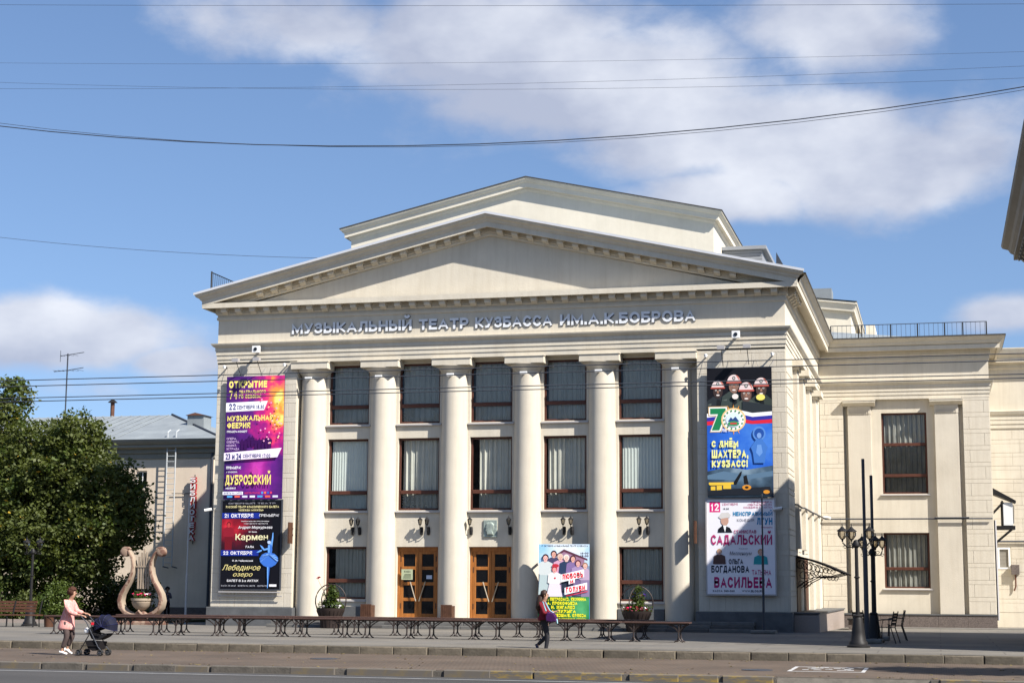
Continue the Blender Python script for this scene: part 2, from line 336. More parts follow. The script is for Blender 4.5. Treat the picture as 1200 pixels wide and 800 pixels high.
# stroke lettering: every capital is drawn from thick strokes on a 0..1 grid
def _arc(cx, cy, rx, ry, a0, a1, n=8): return [(cx+rx*math.cos(math.radians(a0+(a1-a0)*i/n)), cy+ry*math.sin(math.radians(a0+(a1-a0)*i/n))) for i in range(n+1)]
_bowl = lambda y0, y1, x=.58: _arc(x, (y0+y1)/2, 1-x, (y1-y0)/2, -90, 90)
GLY = {
 'А': (.98, [[(0, 0), (.5, 1), (1, 0)], [(.2, .3), (.8, .3)]]), 'Б': (.84, [[(.92, 1), (0, 1), (0, 0)]+_bowl(0, .57)+[(0, .57)]]),
 'В': (.86, [[(0, 0), (0, 1)]+_bowl(.53, 1, .55)[::-1]+[(0, .53)], [(0, 0)]+_bowl(0, .53)+[(.3, .53)]]), 'Г': (.70, [[(0, 0), (0, 1), (1, 1)]]),
 'Д': (.98, [[(.17, .1), (.30, .55), (.32, 1), (.84, 1), (.84, .1)], [(0, -.12), (0, .06), (1, .06), (1, -.12)]]),
 'Е': (.76, [[(1, 1), (0, 1), (0, 0), (1, 0)], [(0, .52), (.9, .52)]]), 'Ж': (1.25, [[(.5, 0), (.5, 1)], [(0, 1), (.36, .52), (0, 0)], [(1, 1), (.64, .52), (1, 0)], [(.3, .52), (.7, .52)]]),
 'З': (.80, [[(0, .84)]+_arc(.5, .77, .42, .23, 150, -90)+[(.35, .54)], [(.5, .54)]+_arc(.48, .27, .52, .27, 90, -155)]),
 'И': (.90, [[(0, 1), (0, 0)], [(0, 0), (1, 1)], [(1, 1), (1, 0)]]), 'К': (.88, [[(0, 0), (0, 1)], [(1, 1), (.25, .5), (1, 0)], [(0, .5), (.3, .5)]]),
 'Л': (.90, [[(0, 0), (.16, .08), (.26, .5), (.28, 1), (1, 1), (1, 0)]]), 'М': (1.08, [[(0, 0), (0, 1), (.5, .15), (1, 1), (1, 0)]]), 'Н': (.88, [[(0, 0), (0, 1)], [(1, 0), (1, 1)], [(0, .53), (1, .53)]]),
 'О': (.98, [_arc(.5, .5, .5, .5, 0, 360, 18)]), 'П': (.88, [[(0, 0), (0, 1), (1, 1), (1, 0)]]), 'Р': (.82, [[(0, 0), (0, 1)]+_bowl(.42, 1)[::-1]+[(0, .42)]]),
 'С': (.90, [_arc(.52, .5, .52, .5, 42, 318, 14)]), 'Т': (.84, [[(0, 1), (1, 1)], [(.5, 1), (.5, 0)]]), 'У': (.88, [[(0, 1), (.5, .36)], [(1, 1), (.5, .22), (.36, .02), (.10, 0)]]),
 'Ф': (1.1, [[(.5, 0), (.5, 1)], _arc(.5, .52, .5, .32, 0, 360, 16)]), 'Х': (.9, [[(0, 0), (1, 1)], [(0, 1), (1, 0)]]), 'Ц': (.92, [[(0, 1), (0, .08), (.85, .08), (.85, 1)], [(.85, .08), (1, .08), (1, -.12)]]),
 'Ч': (.84, [[(0, 1), (0, .62), (.18, .42), (1, .46)], [(1, 0), (1, 1)]]), 'Ш': (1.2, [[(0, 1), (0, 0), (1, 0), (1, 1)], [(.5, 0), (.5, 1)]]), 'Щ': (1.25, [[(0, 1), (0, .08), (.9, .08), (.9, 1)], [(.45, .08), (.45, 1)], [(.9, .08), (1, .08), (1, -.12)]]),
 'Ы': (1.12, [[(0, 1), (0, 0)]+_arc(.42, .28, .22, .28, -90, 90)+[(0, .56)], [(1, 0), (1, 1)]]), 'Ь': (.82, [[(0, 1), (0, 0)]+_bowl(0, .56)+[(0, .56)]]), 'Ъ': (1.0, [[(0, 1), (.3, 1), (.3, 0)]+_bowl(0, .56, .68)+[(.3, .56)]]),
 'Э': (.88, [_arc(.46, .5, .54, .5, 140, -140, 14), [(.3, .5), (.95, .5)]]), 'Ю': (1.25, [[(0, 0), (0, 1)], [(0, .5), (.35, .5)], _arc(.66, .5, .34, .5, 0, 360, 16)]), 'Я': (.84, [[(1, 0), (1, 1)]+[(1-x, y) for x, y in _bowl(.42, 1)[::-1]]+[(1, .42)], [(.45, .42), (0, 0)]]),
 '0': (.74, [_arc(.5, .5, .5, .5, 0, 360, 16)]), '1': (.45, [[(0, .78), (.6, 1), (.6, 0)]]), '2': (.74, [_arc(.5, .72, .48, .28, 165, -20)+[(0, 0), (1, 0)]]), '3': (.74, [_arc(.46, .77, .42, .23, 150, -90), _arc(.46, .27, .52, .27, 90, -155)]),
 '4': (.80, [[(.75, 0), (.75, 1), (0, .28), (1, .28)]]), '6': (.74, [_arc(.5, .3, .5, .3, 0, 360, 14), [(0, .3), (.15, .8), (.7, 1)]]), '7': (.74, [[(0, 1), (1, 1), (.35, 0)]]), '8': (.74, [_arc(.5, .27, .5, .27, 0, 360, 14), _arc(.5, .78, .42, .22, 0, 360, 14)]), '9': (.74, [_arc(.5, .7, .5, .3, 0, 360, 14), [(1, .7), (.85, .2), (.3, 0)]]),
 '.': (.14, [[(.5, 0), (.5, .06)]]), ',': (.16, [[(.6, .06), (.2, -.14)]]), '!': (.16, [[(.5, .52), (.5, 1)], [(.5, 0), (.5, .04)]]), ':': (.14, [[(.5, .12), (.5, .18)], [(.5, .6), (.5, .66)]]), '/': (.5, [[(0, 0), (1, 1)]]), '-': (.45, [[(0, .42), (1, .42)]]),
 '«': (.5, [[(.5, .75), (0, .45), (.5, .15)], [(1, .75), (.5, .45), (1, .15)]]), '»': (.5, [[(0, .75), (.5, .45), (0, .15)], [(.5, .75), (1, .45), (.5, .15)]]), ' ': (.42, [])}
for _a, _b in zip('АВЕКМНОРСТХ', 'ABEKMHOPCTX'): GLY[_b] = GLY[_a]
GLY['Й'] = (.90, GLY['И'][1]+[[(.28, 1.30), (.42, 1.20), (.58, 1.20), (.72, 1.30)]]); GLY['Ё'] = (.76, GLY['Е'][1]+[[(.2, 1.25), (.34, 1.25)], [(.66, 1.25), (.8, 1.25)]])
GLY['R'] = (.86, GLY['Р'][1]+[[(.5, .42), (1, 0)]]); GLY['U'] = (.88, [[(0, 1), (0, .3)]+_arc(.5, .3, .5, .3, 180, 360)+[(1, 1)]]); GLY['Z'] = (.84, [[(0, 1), (1, 1), (0, 0), (1, 0)]]); GLY['L'] = (.7, [[(0, 1), (0, 0), (1, 0)]]); GLY['W'] = (1.3, [[(0, 1), (.25, 0), (.5, .9), (.75, 0), (1, 1)]]); GLY['G'] = (.92, [_arc(.52, .5, .52, .5, 42, 350, 14)+[(.6, .48)]])
def glyph_quads(c, t):
    """closed quads of a glyph in a box of width GLY[c][0] and height 1, stroke thickness t"""
    w, strokes = GLY[c]; out = []; w_ = max(w, t+.001); lo, hi = 0, 1
    for st in strokes:
        P = [Vector((t/2+u*(w_-t), t/2+v*(1-t) if v <= 1.05 else 1+(v-1)*.8+t*.3)) for u, v in st]; n = len(P)
        closed = (P[0]-P[-1]).length < 1e-4 and n > 3
        if closed: P = P[:-1]; n -= 1
        else:
            P[0] = P[0]+(P[0]-P[1]).normalized()*t*.5; P[-1] = P[-1]+(P[-1]-P[-2]).normalized()*t*.5
        L_, R_ = [], []
        for i in range(n):
            a = P[i-1] if (i > 0 or closed) else None; b = P[(i+1) % n] if (i < n-1 or closed) else None
            d1 = (P[i]-a).normalized() if a is not None else (b-P[i]).normalized(); d2 = (b-P[i]).normalized() if b is not None else d1
            n1 = Vector((-d1.y, d1.x)); n2 = Vector((-d2.y, d2.x)); h = n1+n2
            if h.length < .35: h = n1
            h = h.normalized(); k = min(1/max(h.dot(n1), .4), 1.9)*t/2
            L_.append(P[i]+h*k); R_.append(P[i]-h*k)
        ymin, ymax = min(p.y for p in P), max(p.y for p in P)
        cl = lambda p: (min(max(p.x, 0), w_), p.y if (ymax > 1.12 or p.y < 0 and ymin < -.02) else min(max(p.y, 0), 1))
        for i in range(n if closed else n-1):
            j = (i+1) % n; out.append([cl(R_[i]), cl(R_[j]), cl(L_[j]), cl(L_[i])])
    return out, w_
def stroke_text(s, t, gap=.16):
    quads = []; x = 0
    for c in s:
        q, w = glyph_quads(c, t)
        quads += [[(a+x, b) for a, b in k] for k in q]; x += w+gap
    return quads, x-gap
def put_text(mb, s, x0, x1, z0, z1, y, mi=0, bold=.02, ext=0, shear=0, rot=0):
    if all(ch in GLY for ch in s):
        q, wd = stroke_text(s, min(.30, .15+bold*2.8)); k = (x1-x0)/wd
        for i, quad in enumerate(q):
            pts = []
            for a, b in quad:
                X, Z = x0+a*k+shear*b*(z1-z0)*.6, z0+b*(z1-z0)
                if rot:
                    cx, cz = (x0+x1)/2, (z0+z1)/2; c_, s_ = math.cos(rot), math.sin(rot); X, Z = cx+(X-cx)*c_-(Z-cz)*s_, cz+(X-cx)*s_+(Z-cz)*c_
                pts.append((X, Z))
            e = .00012*(i % 5)
            if not ext: mb.add([(X, y-e, Z) for X, Z in pts], [(0, 1, 2, 3)], mi)
            else:
                d = ext+.0012*(i % 4); mb.add([(X, y-d, Z) for X, Z in pts]+[(X, y+ext, Z) for X, Z in pts], [(0, 1, 2, 3), (7, 6, 5, 4)]+[(j, (j+1) % 4, 4+(j+1) % 4, 4+j) for j in range(4)], mi)
        return
    v, f = text_geo(s, bold, ext, shear)
    if len(v) == 0: return
    mn = v.min(0); mx = v.max(0)
    u = (v[:, 0]-mn[0])/(mx[0]-mn[0]); w = (v[:, 1]-mn[1])/(mx[1]-mn[1])
    X = x0+u*(x1-x0); Z = z0+w*(z1-z0); Y = y-v[:, 2]
    if rot:
        cx, cz = (x0+x1)/2, (z0+z1)/2; c, s_ = math.cos(rot), math.sin(rot); X, Z = cx+(X-cx)*c-(Z-cz)*s_, cz+(X-cx)*s_+(Z-cz)*c
    mb.add([(float(a), float(b), float(c)) for a, b, c in zip(X, Y, Z)], f, mi)
rnd = random.Random(7)

# ================================================================ GROUND
def ground():
    g = MB(); g.quad((-3000, -3000, -.17), (3000, -3000, -.17), (3000, 3000, -.17), (-3000, 3000, -.17))
    struct(g.build('ground', mat('ground_earth', (.12, .11, .09), .95, var=.3, vscale=.05)))
    # road with crossfall
    r = MB(); r.quad((-400, 14, -.14), (400, 14, -.14), (400, 33.42, -.12), (-400, 33.42, -.12))
    m = mat('road_asphalt', (.068, .064, .06), .85, var=.3, vscale=.6, bump=.3, bscale=60, stretch=(.15, 1, 1)); struct(r.build('road', m))
    l = MB(); l.box(-400, 400, 32.55, 32.70, -.13, -.117); struct(l.build('road_edge_line', mat('worn_road_paint', (.24, .24, .235), .8, col2=(.16, .16, .16), vscale=2.5, lo=.3, hi=.6)))
    # brick pavement
    p = MB(); p.quad((-400, 33.6, 0), (400, 33.6, 0), (400, 41.07, 0), (-400, 41.07, 0))
    m = mat('brick_paving', (.130, .098, .072), .85, var=.35, vscale=.45)
    nt = m.node_tree; b = nt.nodes['Principled BSDF']; prev = b.inputs['Base Color'].links[0].from_socket
    tc = nt.nodes.new('ShaderNodeTexCoord'); bt = nt.nodes.new('ShaderNodeTexBrick'); nt.links.new(tc.outputs['Object'], bt.inputs['Vector'])
    bt.inputs['Scale'].default_value = 1; bt.inputs['Brick Width'].default_value = .1; bt.inputs['Row Height'].default_value = .2; bt.inputs['Mortar Size'].default_value = .008
    bt.inputs['Color1'].default_value = (1.06, 1.0, .96, 1); bt.inputs['Color2'].default_value = (.92, .95, .98, 1); bt.inputs['Mortar'].default_value = (.62, .62, .62, 1)
    mx = nt.nodes.new('ShaderNodeMixRGB'); mx.blend_type = 'MULTIPLY'; mx.inputs[0].default_value = 1
    nt.links.new(prev, mx.inputs[1]); nt.links.new(bt.outputs[0], mx.inputs[2]); nt.links.new(mx.outputs[0], b.inputs['Base Color'])
    struct(p.build('pavement', m))
    # plaza
    p = MB(); X = 400
    ys = [(41.27, .196), (60, .2), (78, .02), (200, .02)]
    for (a, za), (c, zc) in zip(ys, ys[1:]): p.quad((-X, a, za), (X, a, za), (X, c, zc), (-X, c, zc))
    m = mat('plaza_paving', (.178, .163, .140), .85, var=.28, vscale=.35, bump=.1)
    nt = m.node_tree; b = nt.nodes['Principled BSDF']; prev = b.inputs['Base Color'].links[0].from_socket
    tc = nt.nodes.new('ShaderNodeTexCoord'); bt = nt.nodes.new('ShaderNodeTexBrick'); nt.links.new(tc.outputs['Object'], bt.inputs['Vector'])
    bt.inputs['Scale'].default_value = 1; bt.inputs['Brick Width'].default_value = 3; bt.inputs['Row Height'].default_value = 1.5; bt.inputs['Mortar Size'].default_value = .02
    bt.inputs['Color1'].default_value = (1.12, 1.1, 1.06, 1); bt.inputs['Color2'].default_value = (.82, .84, .88, 1); bt.inputs['Mortar'].default_value = (.55, .55, .55, 1)
    mx = nt.nodes.new('ShaderNodeMixRGB'); mx.blend_type = 'MULTIPLY'; mx.inputs[0].default_value = .8
    nt.links.new(prev, mx.inputs[1]); nt.links.new(bt.outputs[0], mx.inputs[2]); nt.links.new(mx.outputs[0], b.inputs['Base Color'])
    struct(p.build('plaza', m))
    # kerb stones of the plaza, one by one
    km = [mat('kerb_stone_%d' % i, c, .85, var=.45, vscale=3.5, bump=.5, bscale=18) for i, c in enumerate(((.145, .122, .09), (.11, .094, .07), (.165, .138, .10)))]
    kerb = struct(link('plaza_kerb', None)); r = random.Random(3)
    protos = []
    for i in range(4):
        k = MB(); w = .895; dx = [.0, .01, -.008, .004][i]
        k.bbox(dx, w+dx, 41.06+.006*i, 41.285, -.1, .2-.004*i, .02); protos.append(k)
    meshes = [protos[i].mesh('kerb_stone', km[i % 3]) for i in range(4)]
    for i in range(38):
        x = -29.8+i*.905
        if x > 3: break
        o = link('kerb_stone', meshes[r.choice([0, 1, 1, 2, 3])], kerb); o.location = (x, r.uniform(-.006, .006), 0)
    k = MB(); k.box(-200, -29.85, 41.07, 41.285, -.1, .195); k.box(4.2, 200, 41.07, 41.285, -.1, .195)
    o = k.build('kerb_run', km[0], kerb)
    # road kerb: grey with worn yellow paint
    ym = mat('worn_yellow_kerb', (.24, .165, .04), .8, col2=(.11, .096, .08), vscale=4, lo=.46, hi=.62, stretch=(.7, 1, 3))
    ym2 = mat('faded_yellow_kerb', (.15, .115, .06), .8, col2=(.11, .096, .08), vscale=3, lo=.54, hi=.72)
    gm = mat('grey_road_kerb', (.13, .115, .095), .85, var=.4, vscale=4, bump=.4)
    rk = struct(link('road_kerb', None)); ms = []
    for mm in (ym, ym2, gm):
        k = MB(); k.bbox(0, .990, 33.38, 33.62, -.15, .02, .014); ms.append(k.mesh('kerb_stone', mm))
    k = MB(); k.box(-28, -3.14, 33.42, 33.60, -.16, -.005); k.box(-.2, 12, 33.42, 33.60, -.16, -.005); k.build('kerb_core', gm, rk)
    for i in range(60):
        x = -28+i*.995
        if -3.3 < x < -.2 or x > 12: continue
        mm = ms[0] if x > -9.5 and x < .6 else ms[1] if r.random() < .5 else ms[2]
        o = link('kerb_stone', mm, rk); o.location = (x, r.uniform(-.01, .012), r.uniform(-.012, .008)); o.rotation_euler = (0, 0, r.uniform(-.006, .006))
    k = MB(); k.prism([(33.40, -.16), (33.40, -.125), (33.62, .004), (33.66, -.16)], 'x', -3.13, -.145); k.build('dropped_kerb', gm, rk)
    # painted sign on the bricks
    k = MB(); z = .004; wx0, wx1, wy0, wy1 = -3.15, -1.55, 36.0, 38.2
    for a in ((wx0, wx1, wy0, wy0+.1), (wx0, wx1, wy1-.1, wy1), (wx0, wx0+.08, wy0+.1, wy1-.1), (wx1-.08, wx1, wy0+.1, wy1-.1)): k.box(a[0], a[1], a[2], a[3], z-.003, z)
    rr = random.Random(5)
    for i in range(26):
        a = rr.uniform(wx0+.25, wx1-.35); c = rr.choice((36.7, 37.1, 37.5, 37.75)); k.box(a, a+rr.uniform(.06, .16), c, c+rr.uniform(.08, .22), z-.003+.0001*i, z+.0001*i)
    struct(k.build('pavement_marking', mat('white_marking_paint', (.42, .42, .41), .8, col2=(.4, .36, .33), vscale=6, lo=.3, hi=.5)))
    # grates, litter leaves on the paving
    k = MB(); rr = random.Random(9)
    for i in range(420):
        yy = rr.choice((rr.uniform(33.65, 34.2), rr.uniform(40.5, 41.0), rr.uniform(34, 41))); xx = rr.uniform(-30, 3); a = rr.uniform(0, 6.28); s_ = rr.uniform(.015, .045)
        k.add([(xx+s_*math.cos(a+t), yy+s_*math.sin(a+t), .006+.02*(q % 2)*rr.random()) for q, t in enumerate((0, 1.4, 3.1, 4.6))], [(0, 1, 2, 3)])
    o = k.build('fallen_leaves', mat('dry_leaf_litter', (.25, .19, .07), .8, var=.5, vscale=9), None, fix=False); o['kind'] = 'stuff'
    tag(o, 'small dry leaves and grit scattered over the brick pavement', 'leaf litter')
ground()

# ================================================================ THEATRE
XL, XR, FY, WY, WGY = -27.2, -5.1, 60.0, 60.5, 77.3
XC = (XL+XR)/2
AX = [-23.30+2.846*i for i in range(6)]
BAY = [(AX[i]+AX[i+1])/2 for i in range(5)]
T = thing('theatre_building', 'cream classical theatre with six round columns, a dentilled pediment and letters across its frieze', 'building', None, (XC, FY, 0))
T.location = (0, 0, 0)
def wall_holes(mb, x0, x1, z0, z1, y, depth, holes, mi=0):
    xs = sorted({x0, x1}|{h[0] for h in holes}|{h[1] for h in holes}); zs = sorted({z0, z1}|{h[2] for h in holes}|{h[3] for h in holes})
    for a, b in zip(xs, xs[1:]):
        for c, d in zip(zs, zs[1:]):
            mx, mz = (a+b)/2, (c+d)/2
            if any(h[0] < mx < h[1] and h[2] < mz < h[3] for h in holes): continue
            mb.quad((a, y, c), (b, y, c), (b, y, d), (a, y, d), mi)
    for (a, b, c, d) in holes:
        e = y+depth
        mb.quad((a, y, c), (a, y, d), (a, e, d), (a, e, c), mi); mb.quad((b, y, c), (b, e, c), (b, e, d), (b, y, d), mi)
        mb.quad((a, y, d), (b, y, d), (b, e, d), (a, e, d), mi); mb.quad((a, y, c), (a, e, c), (b, e, c), (b, y, c), mi)
_wc = {}
def window(parent, xa, xb, za, zb, y, bars, style, seed=0, top=True):
    """frame, panes and curtain at plane y (front of frame); bars = z heights of transoms, relative to za"""
    key = (round(xb-xa, 3), round(zb-za, 3), tuple(bars), style, seed)
    w, h = xb-xa, zb-za
    if key not in _wc:
        f = MB(); t = .075
        f.bbox(0, t, 0, .09, 0, h, .01); f.bbox(w-t, w, 0, .09, 0, h, .01); f.bbox(t, w-t, 0, .09, 0, t, .01); f.bbox(t, w-t, 0, .09, h-t, h, .01)
        for q in bars: f.bbox(t, w-t, -.01, .08, q, q+.14, .012)
        fm = f.mesh('window_frame', M['frame'])
        panes = []; edges = [t]+[v for q in bars for v in (q, q+.14)]+[h-t]
        for i in range(0, len(edges), 2):
            p = MB(); a = edges[i]; b = edges[i+1]; p.quad((t, .04, a), (w-t, .04, a), (w-t, .04, b), (t, .04, b)); panes.append(p.mesh('pane', M['glass']))
        c = MB(); r = random.Random(seed+int(w*100)); n = 90
        nf = r.uniform(9, 14)*w; ph = r.uniform(0, 6); vs = []
        rows = [0, .35, .7, 1]
        x_in = .12 if style != 'gap' else .30
        for j, rz in enumerate(rows):
            for i in range(n+1):
                u = i/n; x = x_in+(w-x_in-.1)*u
                yy = .16+.035*math.sin(u*nf*2.2+ph)+.02*math.sin(u*nf*5.1+ph*2)+(.02*math.sin(u*7+j))
                if style == 'blind': yy = .11+.01*math.sin(u*nf*4)
                vs.append((x, yy, .03+(h-.06)*rz))
        fs = [(j*(n+1)+i, j*(n+1)+i+1, (j+1)*(n+1)+i+1, (j+1)*(n+1)+i) for j in range(3) for i in range(n)]
        c.add(vs, fs)
        if style == 'swag':   # gathered valance hanging over the lower part
            for k in range(5):
                for q in range(5):
                    cx = .1+(w-.2)*(q+.5)/5; rr_ = (w-.2)/10
                    c.tube([(cx-rr_+2*rr_*s_/6, .16, .1+k*.1+.5*rr_*((s_/3-1)**2)) for s_ in range(7)], .018, 4)
        cm = c.mesh('curtain', M['curtainwhite'] if style == 'blind' else M['curtaindark'] if style == 'wing' else M['curtain'], 'all')
        _wc[key] = (fm, panes, cm)
    fm, panes, cm = _wc[key]
    fr = link('window_frame', fm, parent); fr.location = (xa, y, za)
    for p in panes: link('pane', p, fr)
    link('curtain', cm, fr)
    return fr
def theatre():
    P = T
    # ---- walls behind the columns
    holes = []; wz = [(7.87, 10.17), (4.57, 7.31)]
    for i, c in enumerate(BAY):
        for z0, z1 in wz: holes.append((c-.82, c+.82, z0, z1))
        holes.append((c-.82, c+.82, 1.23 if i in (0, 4) else .55, 3.2))
    w = MB(); wall_holes(w, -23.84, -8.34, .55, 10.34, WY, .32, holes); w.build('wall', M['cream'], P)
    b = MB(); b.box(-23.84, -8.34, 60.02, 60.5, 10.285, 11.0); b.build('architrave_beam', M['cream'], P)
    # ---- end piers
    for (a, c) in ((XL, -23.84), (-8.34, XR)):
        b = MB(); b.box(a+.02, c-.005, FY+.02, 60.9, .2, 10.29); b.build('end_pier', M['cream'], P)
        # plinth of grey granite
        b = MB(); b.bbox(a-.08, c+.1, FY-.16, 60.52, .05, .90, .02); b.build('plinth', M['granite'], P)
    # ---- flank, wing and body walls
    b = MB(); b.box(XR-.4, XR, 60.9, WGY, 0, 10.27); b.build('side_wall', M['cream'], P)
    b = MB(); b.box(XL, XL+.4, 60.9, 86, 0, 10.27); b.build('side_wall', M['cream'], P)
    b = MB(); b.box(2.05, 2.45, WGY+.05, 86, 0, 10.27); b.build('side_wall', M['cream'], P)
    b = MB(); b.box(XL+.4, 2.05, 85.6, 86, 0, 12.6); b.build('rear_wall', M['cream'], P)
    b = MB(); b.box(XL+.4, XR-.4, 63.5, 63.6, .2, 12.5); b.build('inner_wall', M['interior'], P)
    for z in (3.8, 7.55):
        b = MB(); b.box(-23.8, -8.4, 60.82, 63.5, z-.1, z+.1); b.build('floor_slab', M['interior'], P)
    b = MB(); b.box(XR, 2.05, 80, 80.1, 0, 12.5); b.build('inner_wall', M['interior'], P)
    # ---- steps
    for i, (y, z) in enumerate(((59.35, .55), (58.95, .43), (58.55, .315))):
        ln = 24.25; x = -24.25; k = 0; ms = []
        for q in range(12):
            L_ = (24.25-6.3-i*-.0)/12; s_ = MB(); s_.bbox(x+.006, x+L_-.006, y+.003*((q*7) % 3), (60.55 if i == 0 else y+.46), z-.119, z, .012); s_.build('step', M['steptop'] if (q*5+i) % 4 else M['step'], P); x += L_
        b = MB(); b.box(-24.25, -6.3, y+.03, 60.5, .15, z-.12); b.build('step_core', M['step'], P)
    # ---- columns
    prof = [(.62, .55), (.62, .62), (.56, .66), (.545, .72)]
    for k in range(13):
        t = k/12; prof.append((.545-.065*t**1.6, .74+(9.72-.74)*t))
    prof += [(.50, 9.74), (.52, 9.78), (.60, 9.86), (.70, 9.965), (.70, 9.98)]
    prof = prof[3:]; prof[0] = (.545, .55)
    c = MB(); c.lathe(prof, (0, 0, 0), 40); cm = c.mesh('column_shaft', M['column'], True)
    a = MB(); a.bbox(-.76, .76, 0, .75, 9.982, 10.24, .012); a.box(-.785, .785, -.03, .7, 10.241, 10.27); am = a.mesh('abacus', [M['cream']])
    for x in AX:
        o = link('column', cm, P); o.location = (x, WY, 0)
        o = link('abacus', am, P); o.location = (x, FY-.16, 0)
        l = MB(); l.box(-.13, .13, -.10, 0, -.05, .05); l.box(-.03, .03, 0, .2, -.02, .02); o = l.build('downlight', M['white'], P); o.location = (x-.02, WY-.60, 9.62)
    # ---- windows, sills, doors
    styles = [['curt', 'swag', 'curt', 'curt', 'curt'], ['blind', 'swag', 'gap', 'swag', 'blind'], ['gap', None, None, None, 'curt']]
    for i, c in enumerate(BAY):
        for r_, (z0, z1) in enumerate(wz):
            window(P, c-.82, c+.82, z0, z1, WY+.13, (.62,), styles[r_][i], i+r_*7)
            s_ = MB(); s_.prism([(WY-.10, z0-.09), (WY-.10, z0-.05), (WY+.15, z0+.01), (WY+.15, z0-.09)], 'x', c-.90, c+.90); s_.build('sill', M['sill'], P)
        if i in (0, 4):
            window(P, c-.82, c+.82, 1.23, 3.2, WY+.13, (.62,), styles[2][i], i+31)
            s_ = MB(); s_.prism([(WY-.08, 1.14), (WY-.08, 1.18), (WY+.15, 1.24), (WY+.15, 1.14)], 'x', c-.88, c+.88); s_.build('sill', M['sill'], P)
            g = MB(); g.bbox(c-.86, c+.86, WY-.12, WY+.02, .5, .96, .015); g.build('plinth', M['granite'], P)
        else:
            door(P, c-.82, c+.82, .55, 3.2, WY+.16)
    blocks(P)
    # ---- entablature
    path = [(XL, 86), (XL, FY), (XR, FY), (XR, WGY), (2.45, WGY), (2.45, 86)]
    m = MB(); sweep(path, [(-.02, 10.28), (0.0, 10.28), (0, 10.46), (.025, 10.46), (.025, 10.63), (.05, 10.63), (.05, 10.79), (.075, 10.79), (.075, 10.92), (.13, 10.95), (.20, 11.03), (.215, 11.08), (.0, 11.11)], m)
    m.build('architrave', M['cream'], P)
    m = MB(); sweep(path, [(-.02, 11.09), (0, 11.09), (0, 12.0), (.05, 12.02), (.06, 12.12), (.03, 12.13), (.03, 12.2), (.10, 12.26), (.10, 12.45), (-.02, 12.45)], m); m.build('frieze', M['cream'], P)
    m = MB(); sweep(path, [(.08, 12.45), (.10, 12.45), (.10, 12.57), (.40, 12.57), (.40, 12.44), (.5, 12.44), (.5, 12.63), (.08, 12.665)], m); m.build('cornice', M['cream'], P)
    eav = [(.45, 12.64), (.52, 12.68), (.565, 12.76), (.585, 12.81), (.65, 12.86), (.70, 12.91), (.72, 12.94), (.75, 12.96), (.75, 13.0), (-.3, 13.02)]
    m = MB(); sweep(path[:2], eav, m); m.build('gutter_moulding', M['cream'], P); m = MB(); sweep(path[2:], eav, m)
    # close the ends at the pediment corners
    m.build('gutter_moulding', M['cream'], P)
    m = MB(); sweep([(XR, FY), (XR, WGY), (2.45, WGY), (2.45, 86)], [(.745, 12.97), (.775, 12.97), (.775, 13.03), (-.2, 13.06)], m); m.build('roof_flashing', M['roofedge'], P)
    # ---- modillions, each a part
    mo = MB(); mo.prism([(.0, .0), (-.27, .0), (-.28, -.12), (-.25, -.17), (-.18, -.13), (-.10, -.21), (0, -.24)], 'x', -.115, .115); mo.box(-.13, .13, -.305, 0, -.045, 0.118)
    mm = mo.mesh('modillion', M['cream'])
    n = 37
    for i in range(n):
        o = link('modillion', mm, P); o.location = (XL+.35+(XR-XL-.7)*i/(n-1), FY-.09, 12.452)
    for i in range(5):
        o = link('modillion', mm, P); o.location = (XR+.09, FY+.45+.6*i, 12.452); o.rotation_euler = (0, 0, math.pi/2)
    # ---- pediment
    sl_ = .2285; hx = XC
    apexz = 12.96+sl_*((XR-XL)/2+.78)
    def zt(x): return apexz-sl_*abs(x-XC)
    t = MB(); y = FY+.06; t.prism([(XL+.3, 12.6), (XR-.3, 12.6), (XR-.3, zt(XR)-.72), (XC, apexz-.72), (XL+.3, zt(XL)-.72)], 'y', y, y+.3); t.build('tympanum', M['cream'], P)
    prf = [(-.1, .01), (.75, .01), (.75, -.03), (.72, -.05), (.70, -.11), (.65, -.15), (.585, -.20), (.565, -.25), (.52, -.29), (.506, -.33), (.506, -.49), (.42, -.49), (.42, -.34), (.10, -.34), (.10, -.60), (.06, -.62), (.06, -.67), (.03, -.74), (-.08, -.74)]
    m = MB()
    for side in (-1, 1):
        vs = []
        for (p, h) in prf:
            xe = (XL-p) if side < 0 else (XR+p)
            vs += [(xe, FY-p, zt(xe)+h), (XC, FY-p, apexz+h)]
        k = len(prf); m.add(vs, [(2*i, 2*i+1, 2*i+3, 2*i+2) for i in range(k-1)])
    m.build('raking_cornice', M['cream'], P)
    m = MB()
    for side in (-1, 1):
        vs = []
        for (p, h) in ((-.6, .10), (.77, .06), (.77, -.03), (.74, -.03)):
            xe = (XL-max(p, .2)) if side < 0 else (XR+max(p, .2)); vs += [(xe, FY-p, zt(xe)+h), (XC, FY-p, apexz+h)]
        m.add(vs, [(2*i, 2*i+1, 2*i+3, 2*i+2) for i in range(3)])
    m.build('pediment_flashing', M['flash'], P)
    # raking modillions
    for side in (-1, 1):
        k = 16
        for i in range(k):
            x = XC+side*(.45+i*.585)
            mo = MB(); sgn = -side*sl_
            v = []
            me_ = MB(); me_.prism([(.0, .0), (-.27, .0), (-.28, -.12), (-.25, -.17), (-.18, -.13), (-.10, -.21), (0, -.24)], 'x', -.115, .115); me_.box(-.13, .13, -.305, 0, -.045, 0.10)
            me_.v = [(a, b_, c_+sgn*a) for (a, b_, c_) in me_.v]
            if i == 0: cached = me_.mesh('modillion', M['cream'])
            o = link('modillion', cached, P); o.location = (x, FY-.09, zt(x)-.447)
    # ---- roofs
    r = MB()
    yy0, yy1 = FY-.3, 86
